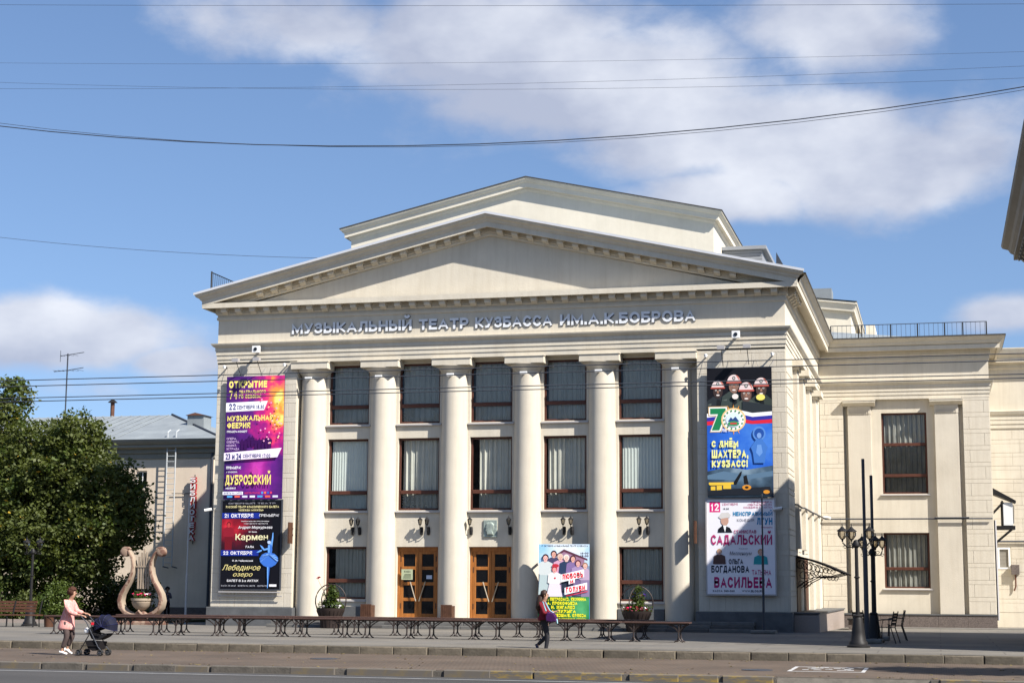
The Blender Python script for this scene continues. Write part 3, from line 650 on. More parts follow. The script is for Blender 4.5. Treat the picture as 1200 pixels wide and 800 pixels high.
    for side in (-1, 1):
        xe = XL-.7 if side < 0 else XR+.7
        r.quad((xe, yy0, zt(xe)+.03), (XC, yy0, apexz+.03), (XC, yy1, apexz+.03), (xe, yy1, zt(xe)+.03))
    r.build('roof', M['roof'], P)
    r = MB(); z = 13.04
    r.add([(XR+.3, WGY-.5, z), (3.0, WGY-.5, z), (3.0, 86, z), (XR+.3, 86, z), (XR+.3, 81.5, 14.1), (.2, 81.5, 13.62)], [(0, 1, 5, 4), (1, 2, 5), (2, 3, 4, 5)]); r.build('wing_roof', M['roof'], P)
    # standing seams on the wing roof
    r = MB()
    for i in range(12):
        x = XR+.8+i*.6; t0 = max(0, min(1, 1-(x-.2)/2.8)) if x > .2 else 1
        r.tube([(x, WGY-.45, 13.06), (x, WGY-.5+4.5*t0, 13.06+(1.04 - .5*max(0, (x-XR)/5))*t0)], .02, 4)
    r.build('roof_seam', M['roof'], P)
    # ---- attic gable (stage block) rising behind
    ax0, ax1, ay = -26.45, -9.30, 73.0; acx = (ax0+ax1)/2; asl = .2257; aap = 18.35+asl*((ax1-ax0)/2+.42)
    def za(x): return aap-asl*abs(x-acx)
    t = MB(); t.prism([(ax0, 12.5), (ax1, 12.5), (ax1, za(ax1)-.5), (acx, aap-.5), (ax0, za(ax0)-.5)], 'y', ay, 90); t.build('attic_wall', M['attic'], P)
    prf = [(-.1, .0), (.42, .0), (.42, -.07), (.37, -.10), (.34, -.17), (.27, -.22), (.25, -.33), (.25, -.43), (.1, -.44), (.08, -.52), (.04, -.56), (0, -.6), (-.02, -.6)]
    m = MB()
    for side in (-1, 1):
        vs = []
        for (p, h) in prf:
            xe = (ax0-p) if side < 0 else (ax1+p); vs += [(xe, ay-p, za(xe)+h), (acx, ay-p, aap+h)]
        k = len(prf); m.add(vs, [(2*i, 2*i+1, 2*i+3, 2*i+2) for i in range(k-1)])
        # eaves running back
        vs = []
        for (p, h) in prf:
            xe = (ax0-p) if side < 0 else (ax1+p); vs += [(xe, ay-p, za(xe)+h), (xe, 90, za(xe)+h)]
        m.add(vs, [(2*i, 2*i+1, 2*i+3, 2*i+2) for i in range(k-1)])
    m.build('attic_cornice', M['attic'], P)
    m = MB()
    for side in (-1, 1):
        xe = (ax0-.45) if side < 0 else (ax1+.45)
        m.add([(xe, ay-.45, za(xe)+.04), (acx, ay-.45, aap+.04), (acx, ay-.45, aap-.01), (xe, ay-.45, za(xe)-.01), (acx, 90, aap+.04), (xe, 90, za(xe)+.04), (xe, 90, za(xe)-.01)], [(0, 1, 2, 3), (0, 1, 4, 5), (0, 3, 6, 5)])
    m.build('attic_roof', M['roofedge'], P)
    # ---- roof housings beyond
    m = MB(); m.box(-9.6, -7.45, 76, 80, 13, 17.2); m.build('roof_housing', M['siding'], P)
    for i in range(12):
        b = MB(); b.box(-9.6, -7.44, 75.97, 76, 15.4+i*.15, 15.4+i*.15+.13); b.build('siding_board', M['siding'], P)
    m = MB(); m.box(-9.8, -7.25, 75.8, 80.2, 17.2, 17.36); m.build('housing_cornice', M['siding'], P)
    m = MB(); m.prism([(-6.95, 14.5), (-6.2, 14.5), (-6.2, 15.9), (-6.9, 17.25)], 'y', 77, 77.2); m.build('roof_screen', M['irongrey'], P)
    # rear block
    m = MB(); m.prism([(-9, 13), (-4.15, 13), (-4.15, 16.35), (-9, 17.4)], 'y', 90, 100); m.build('rear_block_wall', M['attic'], P)
    m = MB()
    pr2 = [(0, -.05), (.35, -.05), (.35, -.15), (.3, -.2), (.22, -.4), (.2, -.55), (.05, -.6), (0, -.7)]
    vs = []
    for (p, h) in pr2: vs += [(-9, 90-p, 17.6+h+.0), (-4.15+p, 90-p, 16.98+h-.13*p)]
    m.add(vs, [(2*i, 2*i+1, 2*i+3, 2*i+2) for i in range(len(pr2)-1)])
    vs = []
    for (p, h) in pr2: vs += [(-4.15+p, 90-p, 16.98+h-.13*p), (-4.15+p, 100, 16.98+h-.13*p)]
    m.add(vs, [(2*i, 2*i+1, 2*i+3, 2*i+2) for i in range(len(pr2)-1)])
    m.build('rear_block_cornice', M['attic'], P)
    m = MB(); m.quad((-9, 89.6, 17.58), (-3.8, 89.6, 16.95), (-3.8, 100, 16.95), (-9, 100, 17.58)); m.build('rear_block_roof', M['roofedge'], P)
    m = MB(); m.box(-6.6, -5.2, 91, 92.5, 16.9, 17.95); m.build('roof_vent', M['roof'], P)
    m = MB(); m.box(-3.6, -3.1, 96, 99, 13, 16.6); m.build('roof_vent', M['attic'], P)
    # small eave seen past the left corner
    m = MB(); m.box(-28.6, XL-.01, 66, 70, 9.95, 10.12); m.box(-28.35, XL-.01, 66.2, 69.8, 9.75, 9.95); m.box(-28.1, XL-.01, 66.3, 69.7, 9.45, 9.75); m.build('side_porch_roof', M['peachdark'], P)
    m = MB(); m.box(-27.9, XL-.01, 66.4, 69.6, 0, 9.45); m.build('side_porch', M['cream'], P)
    flank(P); wing(P)
def door(P, xa, xb, za, zb, y):
    g = link('door', None, P)
    w = xb-xa; h = zb-za
    f = MB(); f.bbox(xa, xa+.09, y, y+.12, za, zb, .01); f.bbox(xb-.09, xb, y, y+.12, za, zb, .01); f.bbox(xa+.09, xb-.09, y, y+.12, zb-.17, zb, .01); f.build('door_frame', M['wood'], g)
    b = MB(); b.box(xa, xb, y+.13, y+.15, za, zb); b.build('door_back', M['interior'], g)
    lw = (w-.18)/2
    for k in range(2):
        x0 = xa+.09+k*lw+.004; x1 = x0+lw-.008; ztop = zb-.17
        st = .13; n = 4; ph = (ztop-za-.16-.10-(n-1)*.12)/n
        l = MB(); l.bbox(x0, x0+st, y+.03, y+.09, za, ztop, .008); l.bbox(x1-st, x1, y+.03, y+.09, za, ztop, .008)
        z = za; l.bbox(x0+st, x1-st, y+.035, y+.085, z, z+.16, .008); z += .16
        for i in range(n):
            p = MB(); p.box(x0+st, x1-st, y+.06, y+.07, z, z+ph); p.build('pane', M['glassdark'], g); z += ph
            hh = .12 if i < n-1 else .10
            l.bbox(x0+st, x1-st, y+.035, y+.085, z, z+hh, .008); z += hh
        l.build('door_leaf', M['wood'], g)
        s_ = 1 if k == 0 else -1
        hd = MB(); xm = (xa+xb)/2; hd.tube([(xm-s_*.30, y-.05, za+1.35), (xm-s_*.06, y-.08, za+.62)], .022, 6); hd.tube([(xm-s_*.28, y-.05, za+1.3), (xm-s_*.28, y+.04, za+1.3)], .02, 5); hd.tube([(xm-s_*.08, y-.07, za+.67), (xm-s_*.08, y+.04, za+.67)], .02, 5)
        hd.build('handle', M['handle'], g)
        hg = MB()
        for zz in (za+.35, za+1.7, za+2.1): hg.box(x0+.01 if k == 0 else x1-.05, x0+.05 if k == 0 else x1-.01, y+.02, y+.03, zz, zz+.2)
        hg.build('hinge', M['wooddark'], g)
def blocks(P):
    cache = {}
    def blk(w, h):
        k = (round(w, 3), round(h, 3))
        if k not in cache:
            b = MB(); b.bbox(.006, w-.006, -.012, .03, .006, h-.006, .005); cache[k] = b.mesh('block', M['block'])
        return cache[k]
    def course(x0, x1, z, h, cuts, y):
        xs = [x0]+[x0+(x1-x0)*c for c in cuts]+[x1]
        for a, b in zip(xs, xs[1:]):
            o = link('block', blk(b-a, h), P); o.location = (a, y, z)
    for (a, c) in ((XL+.02, -23.86), (-8.32, XR-.02)):
        z = .91; i = 0
        while z < 9.8:
            course(a, c, z, .53, ((.12, .30, .62, .9) if i % 2 == 0 else (.2, .5, .8, .94)), FY+.02); z += .53
            course(a, c, z, .195, (.5,), FY+.02); z += .195; i += 1
        b = MB(); b.box(a, c, FY, FY+.02, z, 10.279); b.build('pier_head', M['block'], P)
    for (a, c, t) in ((XR+.02, -4.02, 0), (1.27, 2.43, 1)):
        z = .66; i = 0
        while z < 9.7:
            course(a, c, z, .55, ((.22,) if (i+t) % 2 == 0 else (.78,)), WGY+.0); z += .55
            course(a, c, z, .195, (), WGY+.0); z += .195; i += 1
        b = MB(); b.box(a, c, WGY-.02, WGY+.02, z, 10.279); b.build('pier_head', M['block'], P)
def flank(P):
    # blocks wrap round the flank between pilasters, with a door under a canopy
    b = MB(); segs = [(60.92, 62.5), (64.9, 66.2), (68.4, 69.6), (72.0, 73.2), (75.6, 76.9)]
    for (a, c) in ((60.02, 62.6), (64.2, 65.4), (67.4, 68.8), (71.0, 72.4), (74.8, 76.2)):
        z = .91; i = 0
        while z < 9.6:
            for (h, n) in ((.53, 2), (.195, 1)):
                for k in range(n):
                    t0 = a+(c-a)*k/n; t1 = a+(c-a)*(k+1)/n
                    b.add([(XR, t0+.01, z+.01), (XR, t1-.01, z+.01), (XR, t1-.01, z+h-.01), (XR, t0+.01, z+h-.01), (XR+.03, t0+.02, z+.018), (XR+.03, t1-.02, z+.018), (XR+.03, t1-.02, z+h-.018), (XR+.03, t0+.02, z+h-.018)], [(4, 5, 6, 7), (0, 1, 5, 4), (1, 2, 6, 5), (2, 3, 7, 6), (3, 0, 4, 7)])
                z += h
            i += 1
    o = b.build('flank_blocks', M['block'], P); o['kind'] = 'stuff'
    for (a, c) in ((62.75, 64.0), (65.7, 67.1), (69.2, 70.6), (72.8, 74.2)):
        b = MB(); z0 = .85 if a > 66 else 3.2
        b.box(XR-.01, XR+.16, a+.15, c-.15, z0, 9.98); b.build('pilaster', M['column'], P)
        b = MB(); b.box(XR-.01, XR+.40, a, c, 9.98, 10.22); b.box(XR-.01, XR+.24, a+.08, c-.08, 9.86, 9.98); b.build('pilaster_cap', M['cream'], P)
    d = MB(); d.box(XR-.02, XR+.035, 62.9, 64.6, .86, 2.95); d.build('side_door', M['wooddark'], P)
    d = MB(); d.box(XR-.02, XR+.035, 66.5, 68.4, .86, 2.9); d.build('side_door', M['wooddark'], P)
    # terrace along the flank
    b = MB(); b.box(XR, -4.15, 60.6, WGY-.3, 0, .84); b.build('terrace', M['granite_pink'], P)
    b = MB(); b.bbox(XR+.02, -4.12, 60.5, 60.62, 0, .80, .01); b.build('terrace_face', M['granite_pink'], P)
    b = MB(); b.box(XR, -4.1, 60.48, WGY-.35, .84, .89); b.build('terrace_coping', M['granite'], P)
    b = MB(); b.box(-3.56, -2.6, 69, 73, 0, .5); b.build('light_well', M['granite_brown'], P)
    b = MB(); b.box(-3.6, -2.5, 68.9, 73.1, .5, .56); b.build('light_well_coping', M['iron'], P)
    # canopy
    c = link('canopy', None, P)
    m = MB(); n = 10; y0, y1 = 62.3, 66.5
    pts = [(XR+.05+1.75*t, 2.92-.62*t**1.35-.0*t) for t in [i/n for i in range(n+1)]]
    for (a, b_) in zip(pts, pts[1:]): m.quad((a[0], y0, a[1]), (b_[0], y0, b_[1]), (b_[0], y1, b_[1]), (a[0], y1, a[1])); m.quad((a[0], y0, a[1]-.03), (b_[0], y0, b_[1]-.03), (b_[0], y1, b_[1]-.03), (a[0], y1, a[1]-.03)); m.quad((a[0], y0, a[1]), (b_[0], y0, b_[1]), (b_[0], y0, b_[1]-.03), (a[0], y0, a[1]-.03))
    m.build('canopy_roof', M['iron'], c)
    for y in (y0+.03, (y0+y1)/2, y1-.03):
        m = MB(); m.tube([(p[0], y, p[1]-.05) for p in pts], .025, 5)
        m.tube([(XR+.05, y, 1.75), (XR+.3, y, 1.95), (XR+.7, y, 2.15), (XR+1.3, y, 2.18), (XR+1.7, y, 2.28)], .02, 5)
        for (cx, cz, rr_) in ((XR+.22, 2.58, .2), (XR+.55, 2.5, .17), (XR+.85, 2.42, .14), (XR+1.12, 2.36, .11), (XR+.3, 2.2, .17), (XR+.62, 2.28, .1), (XR+.95, 2.16, .08), (XR+1.25, 2.1, .1), (XR+.2, 1.9, .12)):
            m.tube([(cx+rr_*(1-k*.05)*math.cos(k*.6), y, cz+rr_*(1-k*.05)*math.sin(k*.6)) for k in range(13)], .014, 4)
        m.build('scroll_bracket', M['iron'], c)
def wing(P):
    holes = [(-2.33, -.33, 6.0, 9.67), (-2.35, -.35, 1.78, 4.25)]
    w = MB(); wall_holes(w, -4.0, 1.25, .6, 10.3, WGY+.22, .25, holes)
    w.quad((-4.0, WGY, .6), (-4.0, WGY+.22, .6), (-4.0, WGY+.22, 10.3), (-4.0, WGY, 10.3)); w.quad((1.25, WGY, .6), (1.25, WGY+.22, .6), (1.25, WGY+.22, 10.3), (1.25, WGY, 10.3))
    w.quad((-4.0, WGY, 10.28), (1.25, WGY, 10.28), (1.25, WGY+.22, 10.28), (-4, WGY+.22, 10.28))
    w.build('wall', M['cream'], P)
    for (a, c) in ((XR, -4.0), (1.25, 2.45)):
        b = MB(); b.box(a+.001, c, WGY+.02, WGY+.5, .2, 10.29); b.build('wall', M['cream'], P)
    for (a, c) in ((-3.82, -2.78), (.03, 1.07)):
        b = MB(); b.bbox(a, c, WGY+.0, WGY+.215, .62, 9.6, .01); b.build('pilaster', M['column'], P)
        b = MB(); b.bbox(a-.01, c+.01, WGY-.01, WGY+.215, 9.6, 9.98, .01)
        for k in range(11): b.box(a+.05+k*.088, a+.05+k*.088+.045, WGY-.035, WGY-.01, 9.62, 9.78)
        b.build('pilaster_necking', M['column'], P)
        b = MB(); b.prism([(WGY-.02, 9.98), (WGY-.28, 10.12), (WGY-.28, 10.2), (WGY+.2, 10.2), (WGY+.2, 9.98)], 'x', a-.2, c+.2); b.box(a-.22, c+.22, WGY-.30, WGY+.2, 10.201, 10.24); b.build('pilaster_cap', M['cream'], P)
    window(P, -2.33, -.33, 6.0, 9.67, WGY+.36, (.76, 2.17), 'wing', 50)
    window(P, -2.35, -.35, 1.78, 4.25, WGY+.36, (.80,), 'wing', 51)
    for (z, a) in ((6.0, -2.33), (1.78, -2.35)):
        s_ = MB(); s_.prism([(WGY+.12, z-.08), (WGY+.12, z-.05), (WGY+.38, z+.01), (WGY+.38, z-.08)], 'x', a-.08, a+2.08); s_.build('sill', M['sill'], P)
    # plinth stones
    x = XR+.01; ws = [1.27, 1.25, 1.26, 1.24, 1.27, 1.26]
    for q, w_ in enumerate(ws):
        b = MB(); b.bbox(x+.004, x+w_-.004, WGY-.14, WGY+.05, -.05, .6, .008); b.build('plinth', M['granite_brown'], P); x += w_
    b = MB(); b.box(XR, 2.47, WGY-.17, WGY+.06, .602, .66); b.build('plinth_coping', M['granite'], P)
    b = MB(); b.box(-3.4, 14, WGY-1.5, WGY-.15, -.05, .07); b.build('apron', M['conc'], P)
theatre()

# ================================================================ LETTERS ON THE FRIEZE
def frieze_sign():
    t = thing('name_sign', 'long row of silver capital letters naming the theatre across the frieze', 'sign')
    words = [('МУЗЫКАЛЬНЫЙ', -24.10, -19.22), ('ТЕАТР', -18.93, -16.96), ('КУЗБАССА', -16.70, -13.72), ('ИМ.А.К.', -13.42, -11.22), ('БОБРОВА', -11.18, -8.34)]
    base, cap, th = 11.375, .42, .225
    for w, x0, x1 in words:
        ws = [max(GLY[c][0], th) for c in w]; g = .12; tot = sum(ws)+g*(len(w)-1); k = (x1-x0)/tot; x = x0
        for c, wd in zip(w, ws):
            q, gw = glyph_quads(c, th); m = MB()
            for i, quad in enumerate(q):
                d = .014+.0012*(i % 4); pts = [(a*k, b*cap) for a, b in quad]
                m.add([(X, -d, Z) for X, Z in pts]+[(X, .02, Z) for X, Z in pts], [(0, 1, 2, 3), (7, 6, 5, 4)]+[(j, (j+1) % 4, 4+(j+1) % 4, 4+j) for j in range(4)])
            q2, _w = glyph_quads(c, th+.05)
            for i, quad in enumerate(q2):
                pts = [(a*k+.012, b*cap-.018) for a, b in quad]
                m.add([(X, -.005-.0006*(i % 4), Z) for X, Z in pts]+[(X, .02, Z) for X, Z in pts], [(0, 1, 2, 3)]+[(j, (j+1) % 4, 4+(j+1) % 4, 4+j) for j in range(4)], 1)
            o = m.build('letter', [M['letter'], M['irongrey']], t); o.location = (x, FY-.028, base); x += (wd+g)*k
frieze_sign()

# ================================================================ POSTERS
class Poster:
    """flat printed sheet: u, v run 0..1 from the top left"""
    def __init__(s, x0, x1, z0, z1, y): s.a = (x0, x1, z0, z1); s.y = y; s.m = {}; s.k = 0; s.mats = []
    def U(s, u): return s.a[0]+(s.a[1]-s.a[0])*u
    def V(s, v): return s.a[3]-(s.a[3]-s.a[2])*v
    def mb(s, col):
        key = col if isinstance(col, str) else col.name
        if key not in s.m: s.m[key] = len(s.mats); s.mats.append(pc(col) if isinstance(col, str) else col)
        return s.m[key]
    def start(s): s.M = MB(); return s
    def yy(s): s.k += 1; return s.y-.0012-.0009*s.k
    def poly(s, pts, col):
        pts = [(min(1, max(0, u)), min(1, max(0, v))) for u, v in pts]
        y = s.yy(); s.M.add([(s.U(u), y, s.V(v)) for u, v in pts], [tuple(range(len(pts)))[::-1]], s.mb(col))
    def rect(s, u0, v0, u1, v1, col): s.poly([(u0, v0), (u1, v0), (u1, v1), (u0, v1)], col)
    def ell(s, u, v, ru, rv, col, n=14, a0=0, a1=6.2832): s.poly([(u+ru*math.cos(a0+(a1-a0)*i/n), v+rv*math.sin(a0+(a1-a0)*i/n)) for i in range(n if a1-a0 > 6 else n+1)], col)
    def txt(s, t, u0, v0, u1, v1, col, bold=.02, shear=0, rot=0): put_text(s.M, t, s.U(u0), s.U(u1), s.V(v1), s.V(v0), s.yy(), s.mb(col), bold, 0, shear, rot)
    def finish(s, parent): return s.M.build('print', s.mats, parent, fix=False)
def glow_mat(name, stops, centre, scale):
    """printed picture: soft coloured glow on a dark sheet (flat print)"""
    m = bpy.data.materials.new(name); m.use_nodes = True; nt = m.node_tree; b = nt.nodes['Principled BSDF']; N = nt.nodes; L = nt.links
    tc = N.new('ShaderNodeTexCoord'); vm = N.new('ShaderNodeVectorMath'); vm.operation = 'SUBTRACT'; vm.inputs[1].default_value = centre; L.new(tc.outputs['Object'], vm.inputs[0])
    v2 = N.new('ShaderNodeVectorMath'); v2.operation = 'MULTIPLY'; v2.inputs[1].default_value = scale; L.new(vm.outputs[0], v2.inputs[0])
    le = N.new('ShaderNodeVectorMath'); le.operation = 'LENGTH'; L.new(v2.outputs[0], le.inputs[0])
    n = N.new('ShaderNodeTexNoise'); n.inputs['Scale'].default_value = 2.2; n.inputs['Detail'].default_value = 5; L.new(tc.outputs['Object'], n.inputs['Vector'])
    ad = N.new('ShaderNodeMath'); ad.operation = 'MULTIPLY_ADD'; ad.inputs[1].default_value = .9; L.new(n.outputs['Fac'], ad.inputs[0]); L.new(le.outputs['Value'], ad.inputs[2])
    cr = N.new('ShaderNodeValToRGB'); e = cr.color_ramp
    while len(e.elements) < len(stops): e.elements.new(.5)
    for el_, (p, c) in zip(e.elements, stops): el_.position = p; el_.color = lin(c)
    sb = N.new('ShaderNodeMath'); sb.operation = 'SUBTRACT'; sb.inputs[1].default_value = .42; L.new(ad.outputs[0], sb.inputs[0])
    L.new(sb.outputs[0], cr.inputs[0]); L.new(cr.outputs[0], b.inputs['Base Color']); b.inputs['Roughness'].default_value = .45; b.inputs['Specular IOR Level'].default_value = .25
    return m
def poster_thing(name, label, x0, x1, z0, z1, y, frame=None, back='#202028', cat='poster', grp=None):
    t = thing(name, label, cat, grp)
    b = MB(); b.box(x0, x1, y, y+.05, z0, z1); b.build('panel', pc(back), t)
    if frame:
        for (n_, q) in (('frame_bar', (x0-.05, x1+.05, z1, z1+.05)), ('frame_bar', (x0-.05, x1+.05, z0-.05, z0)), ('frame_bar', (x0-.05, x0, z0, z1)), ('frame_bar', (x1, x1+.05, z0, z1))):
            b = MB(); b.box(q[0], q[1], y-.02, y+.06, q[2], q[3]); b.build(n_, frame, t)
    st = MB()
    for xx in (x0+.25, x1-.25):
        for zz in (z0+.25, z1-.25): st.box(xx-.03, xx+.03, y+.05, FY if y < FY else y+.08, zz-.03, zz+.03)
    o = st.build('wall_bracket', M['irongrey'], t)
    return t, Poster(x0, x1, z0, z1, y).start()
def person_fig(p, u, v, s, head, hair, top, bottom, asp=1.0, skin='#c89a80', dress=False):
    """printed little figure: head at (u, v), scale s in v units; asp = height/width of the sheet"""
    w = s*asp
    if bottom: p.poly([(u-w*.16, v+s*.42), (u+w*.16, v+s*.42), (u+(w*.3 if dress else w*.14), v+s*1.0), (u-(w*.3 if dress else w*.14), v+s*1.0)], bottom)
    p.poly([(u-w*.08, v+s*.09), (u+w*.08, v+s*.09), (u+w*.2, v+s*.15), (u+w*.23, v+s*.42), (u+w*.15, v+s*.46), (u-w*.15, v+s*.46), (u-w*.23, v+s*.42), (u-w*.2, v+s*.15)], top)
    if hair: p.ell(u, v-s*.015, w*.09, s*.095, hair, 12)
    p.ell(u, v+s*.01, w*.064, s*.078, head, 12)
    if s > .25:
        for q in (-1, 1): p.ell(u+q*w*.026, v+s*.0, w*.009, s*.008, '#302020', 6)
        p.ell(u, v+s*.045, w*.022, s*.008, '#a04848', 8); p.poly([(u-w*.05, v+s*.08), (u+w*.05, v+s*.08), (u+w*.03, v+s*.11), (u-w*.03, v+s*.11)], head)
def poster_left():
    Y = FY-.16
    x0, x1, z0, z1 = -26.70, -24.29, 5.0, 9.76
    ye, wh, bl = '#f4e27a', '#f2f0f2', '#1c2a74'
    t, p = poster_thing('banner', 'tall purple and magenta banner announcing the season opening on the left pier', x0, x1, z0, z1, Y, None, '#3c1a5c')
    g = glow_mat('print_purple_glow', [(0, '#ffe880'), (.12, '#f8a040'), (.26, '#f04070'), (.42, '#b0207c'), (.62, '#5a2078'), (1, '#3c1a60')], (0, 0, 8.75), (.40, 0, .26)); 
    g.node_tree.nodes  # centred on the sheet's upper right
    for n in g.node_tree.nodes:
        if n.type == 'VECT_MATH' and n.operation == 'SUBTRACT': n.inputs[1].default_value = (x1-.1, Y, 8.7)
    p.rect(0, 0, 1, 1, g)
    g2 = glow_mat('print_magenta_glow', [(0, '#d848b8'), (.3, '#a02890'), (.6, '#642080'), (1, '#3c1a60')], (-25.35, Y, 6.15), (.75, 0, .55)); p.rect(0.0, .68, 1, 1, g2)
    p.txt('ОТКРЫТИЕ', .04, .035, .70, .095, ye, .045); p.txt('74', .05, .115, .19, .185, ye, .01); p.txt('ТЕАТРАЛЬНОГО', .22, .115, .68, .142, ye); p.txt('ГО СЕЗОНА!', .22, .152, .60, .18, ye)
    p.poly([(0, .215), (.72, .205), (.66, .28), (0, .29)], wh); p.txt('22', .05, .222, .17, .275, bl, .03); p.txt('СЕНТЯБРЯ 18.30', .19, .238, .66, .27, bl)
    p.txt('МУЗЫКАЛЬНАЯ', .03, .32, .82, .365, ye, .03); p.txt('ФЕЕРИЯ', .03, .378, .43, .425, ye, .03); p.txt('ПРЕМЬЕРА-КОНЦЕРТ', .03, .443, .38, .46, wh)
    for i, w in enumerate(('ОПЕРА,', 'ОПЕРЕТТА,', 'МЮЗИКЛ,', 'ЭСТРАДА')): p.txt(w, .03, .50+i*.028, .20+.05*(i % 2), .518+i*.028, '#e0c0e8', 0)
    r = random.Random(2)
    for i in range(9): person_fig(p, .30+.06*i, .505+r.uniform(-.015, .015), .085, '#3a0f50', None, '#3a0f50', '#3a0f50', 2.0)
    for i in range(30): p.ell(r.uniform(.55, .97), r.uniform(.12, .55), .014, .007, r.choice(('#ff9ac0', '#ffd0a0', '#f8b0d0')), 8)
    p.poly([(0, .625), (.99, .59), (.92, .665), (0, .69)], '#f0e2ee'); p.txt('23 и 24', .03, .632, .30, .68, bl, .03); p.txt('СЕНТЯБРЯ 17:00', .33, .638, .80, .668, bl)
    p.txt('ПРЕМЬЕРА!', .05, .735, .30, .757, wh, .03); p.txt('А. ЗУРАБИШВИЛИ', .05, .775, .24, .787, wh, .01); person_fig(p, .55, .74, .13, '#c040a0', None, '#c040a0', '#a03090', 2.0)
    p.txt('ДУБРОВСКИЙ', .04, .805, .82, .885, ye, .02); p.txt('МЮЗИКЛ', .05, .905, .22, .92, wh, .02)
    p.rect(.0, .94, .35, .965, wh); p.txt('БИЛЕТЫ НА САЙТЕ', .02, .945, .33, .96, bl); p.txt('MUZTEATR42.RU', .38, .945, .64, .958, '#e04060'); 
    for i, c in enumerate(('#40a0e0', '#f08030', '#3060c0', '#e04060')): p.ell(.68+.05*i, .95, .018, .01, c, 8)
    for i in range(7): p.rect(.08+i*.13, .972, .08+i*.13+.09, .988, ('#50a0d8', '#e06050', '#d8d8e8', '#e8e8f0')[i % 4])
    p.finish(t)
    # --- black ballet poster
    x0, x1, z0, z1 = -26.72, -24.29, 1.58, 4.93
    t, p = poster_thing('poster', 'black poster with a ballerina in a blue tutu, lower on the left pier', x0, x1, z0, z1, Y, M['irongrey'], '#101018')
    p.rect(0, 0, 1, 1, '#0e0e16')
    p.txt('ОПЕРНЫЙ ТЕАТР', .1, .02, .9, .035, '#a0a0a8', 0)
    p.txt('РУССКИЙ ТЕАТР КЛАССИЧЕСКОГО БАЛЕТА', .06, .055, .96, .08, '#e8dca0', .02); p.txt('«ЗВЕЗДЫ МОСКВЫ»', .28, .095, .70, .115, '#e8dca0')
    p.rect(0, .135, .64, .2, '#1a2e8c'); p.txt('21 ОКТЯБРЯ', .04, .145, .53, .19, wh, .02); p.txt('ПРЕМЬЕРА!', .63, .15, .96, .18, wh, 0, .2)
    g3 = glow_mat('print_red_glow', [(0, '#e03040'), (.3, '#901828'), (.65, '#401020'), (1, '#120c14')], (x0+.35, Y, 4.0), (.75, 0, .85)); p.rect(0, .205, .85, .56, g3)
    person_fig(p, .12, .27, .30, '#c04040', '#5a1018', '#8a1c2c', '#6a1420', 1.38)
    p.txt('Оригинальная постановка', .33, .225, .80, .24, wh, .01); p.txt('народного артиста', .38, .255, .78, .268, wh, 0)
    p.txt('Андрея Меркурьева', .28, .285, .86, .325, wh, .01, .2); p.txt('Ж. Бизе', .46, .345, .60, .36, wh)
    p.txt('Кармен', .24, .375, .79, .465, '#efe6b8', .02); p.txt('ГАЛА', .42, .51, .56, .535, wh)
    p.rect(0, .56, .64, .625, '#1a2e8c'); p.txt('22 ОКТЯБРЯ', .04, .572, .53, .612, wh, .02)
    p.txt('П. И. Чайковский', .2, .67, .55, .69, wh); p.txt('Лебединое', .03, .725, .68, .80, '#e8d890', 0, .35); p.txt('озеро', .22, .82, .55, .87, '#e8d890', 0, .35)
    p.txt('БАЛЕТ В 2-х АКТАХ', .12, .893, .65, .918, wh, .02)
    # ballerina: raised arm, head, tutu, leg
    b1, b2 = '#6aa4ec', '#3c70c8'
    dk = '#2c58a8'
    p.poly([(.825, .50), (.85, .47), (.862, .41), (.868, .365), (.882, .36), (.884, .42), (.872, .50), (.862, .56), (.83, .56)], b1)
    p.poly([(.80, .50), (.86, .50), (.872, .555), (.862, .61), (.805, .61), (.79, .55)], b2); p.poly([(.80, .50), (.83, .505), (.83, .6), (.80, .6)], b1)
    p.ell(.815, .468, .030, .024, '#b8cce8', 12); p.poly([(.785, .458), (.80, .44), (.835, .44), (.848, .465), (.83, .455), (.80, .455)], '#1c2c54')
    p.poly([(.66, .50), (.70, .515), (.74, .545), (.80, .535), (.80, .555), (.73, .565), (.69, .535)], b1); p.poly([(.60, .59), (.66, .56), (.70, .555), (.695, .57), (.65, .585)], b1)
    r5 = random.Random(6)
    p.poly([(.66, .655), (.70, .61), (.76, .59), (.83, .59), (.91, .60), (.965, .635), (.975, .68), (.93, .725), (.87, .75), (.80, .755), (.73, .735), (.68, .70)], b2)
    for q in range(22):
        a_ = 2.9+q*.165; e_ = (.82+.155*math.cos(a_)*r5.uniform(.85, 1), .675+.08*math.sin(a_)*r5.uniform(.85, 1)); p.poly([(.83, .615), (e_[0]-.012, e_[1]+.004), (e_[0]+.012, e_[1]-.004)], ('#8cb8f0', b1, dk)[q % 3])
    p.poly([(.795, .75), (.845, .75), (.835, .82), (.828, .88), (.822, .95), (.815, .988), (.805, .988), (.806, .93), (.80, .86)], b1); p.poly([(.82, .75), (.845, .75), (.828, .88), (.82, .98)], dk)
    p.rect(.84, .945, .96, .97, wh); p.txt('КАССА 36-46-60   БИЛЕТЫ НА МЕСТЕ   MUZTEATR', .03, .955, .80, .97, '#c0c0c8', 0)
    p.finish(t)
    b = MB(); b.tube([(x0-.05, Y-.02, z0-.12), (x1+.05, Y-.02, z0-.12)], .03, 6); b.tube([(x0-.1, Y+.04, z0-.26), (x1+.1, Y+.04, z0-.26)], .02, 6); tag(b.build('banner_rail', M['sill'], None), 'grey pipe rail fixed along the wall under the black ballet poster', 'rail')
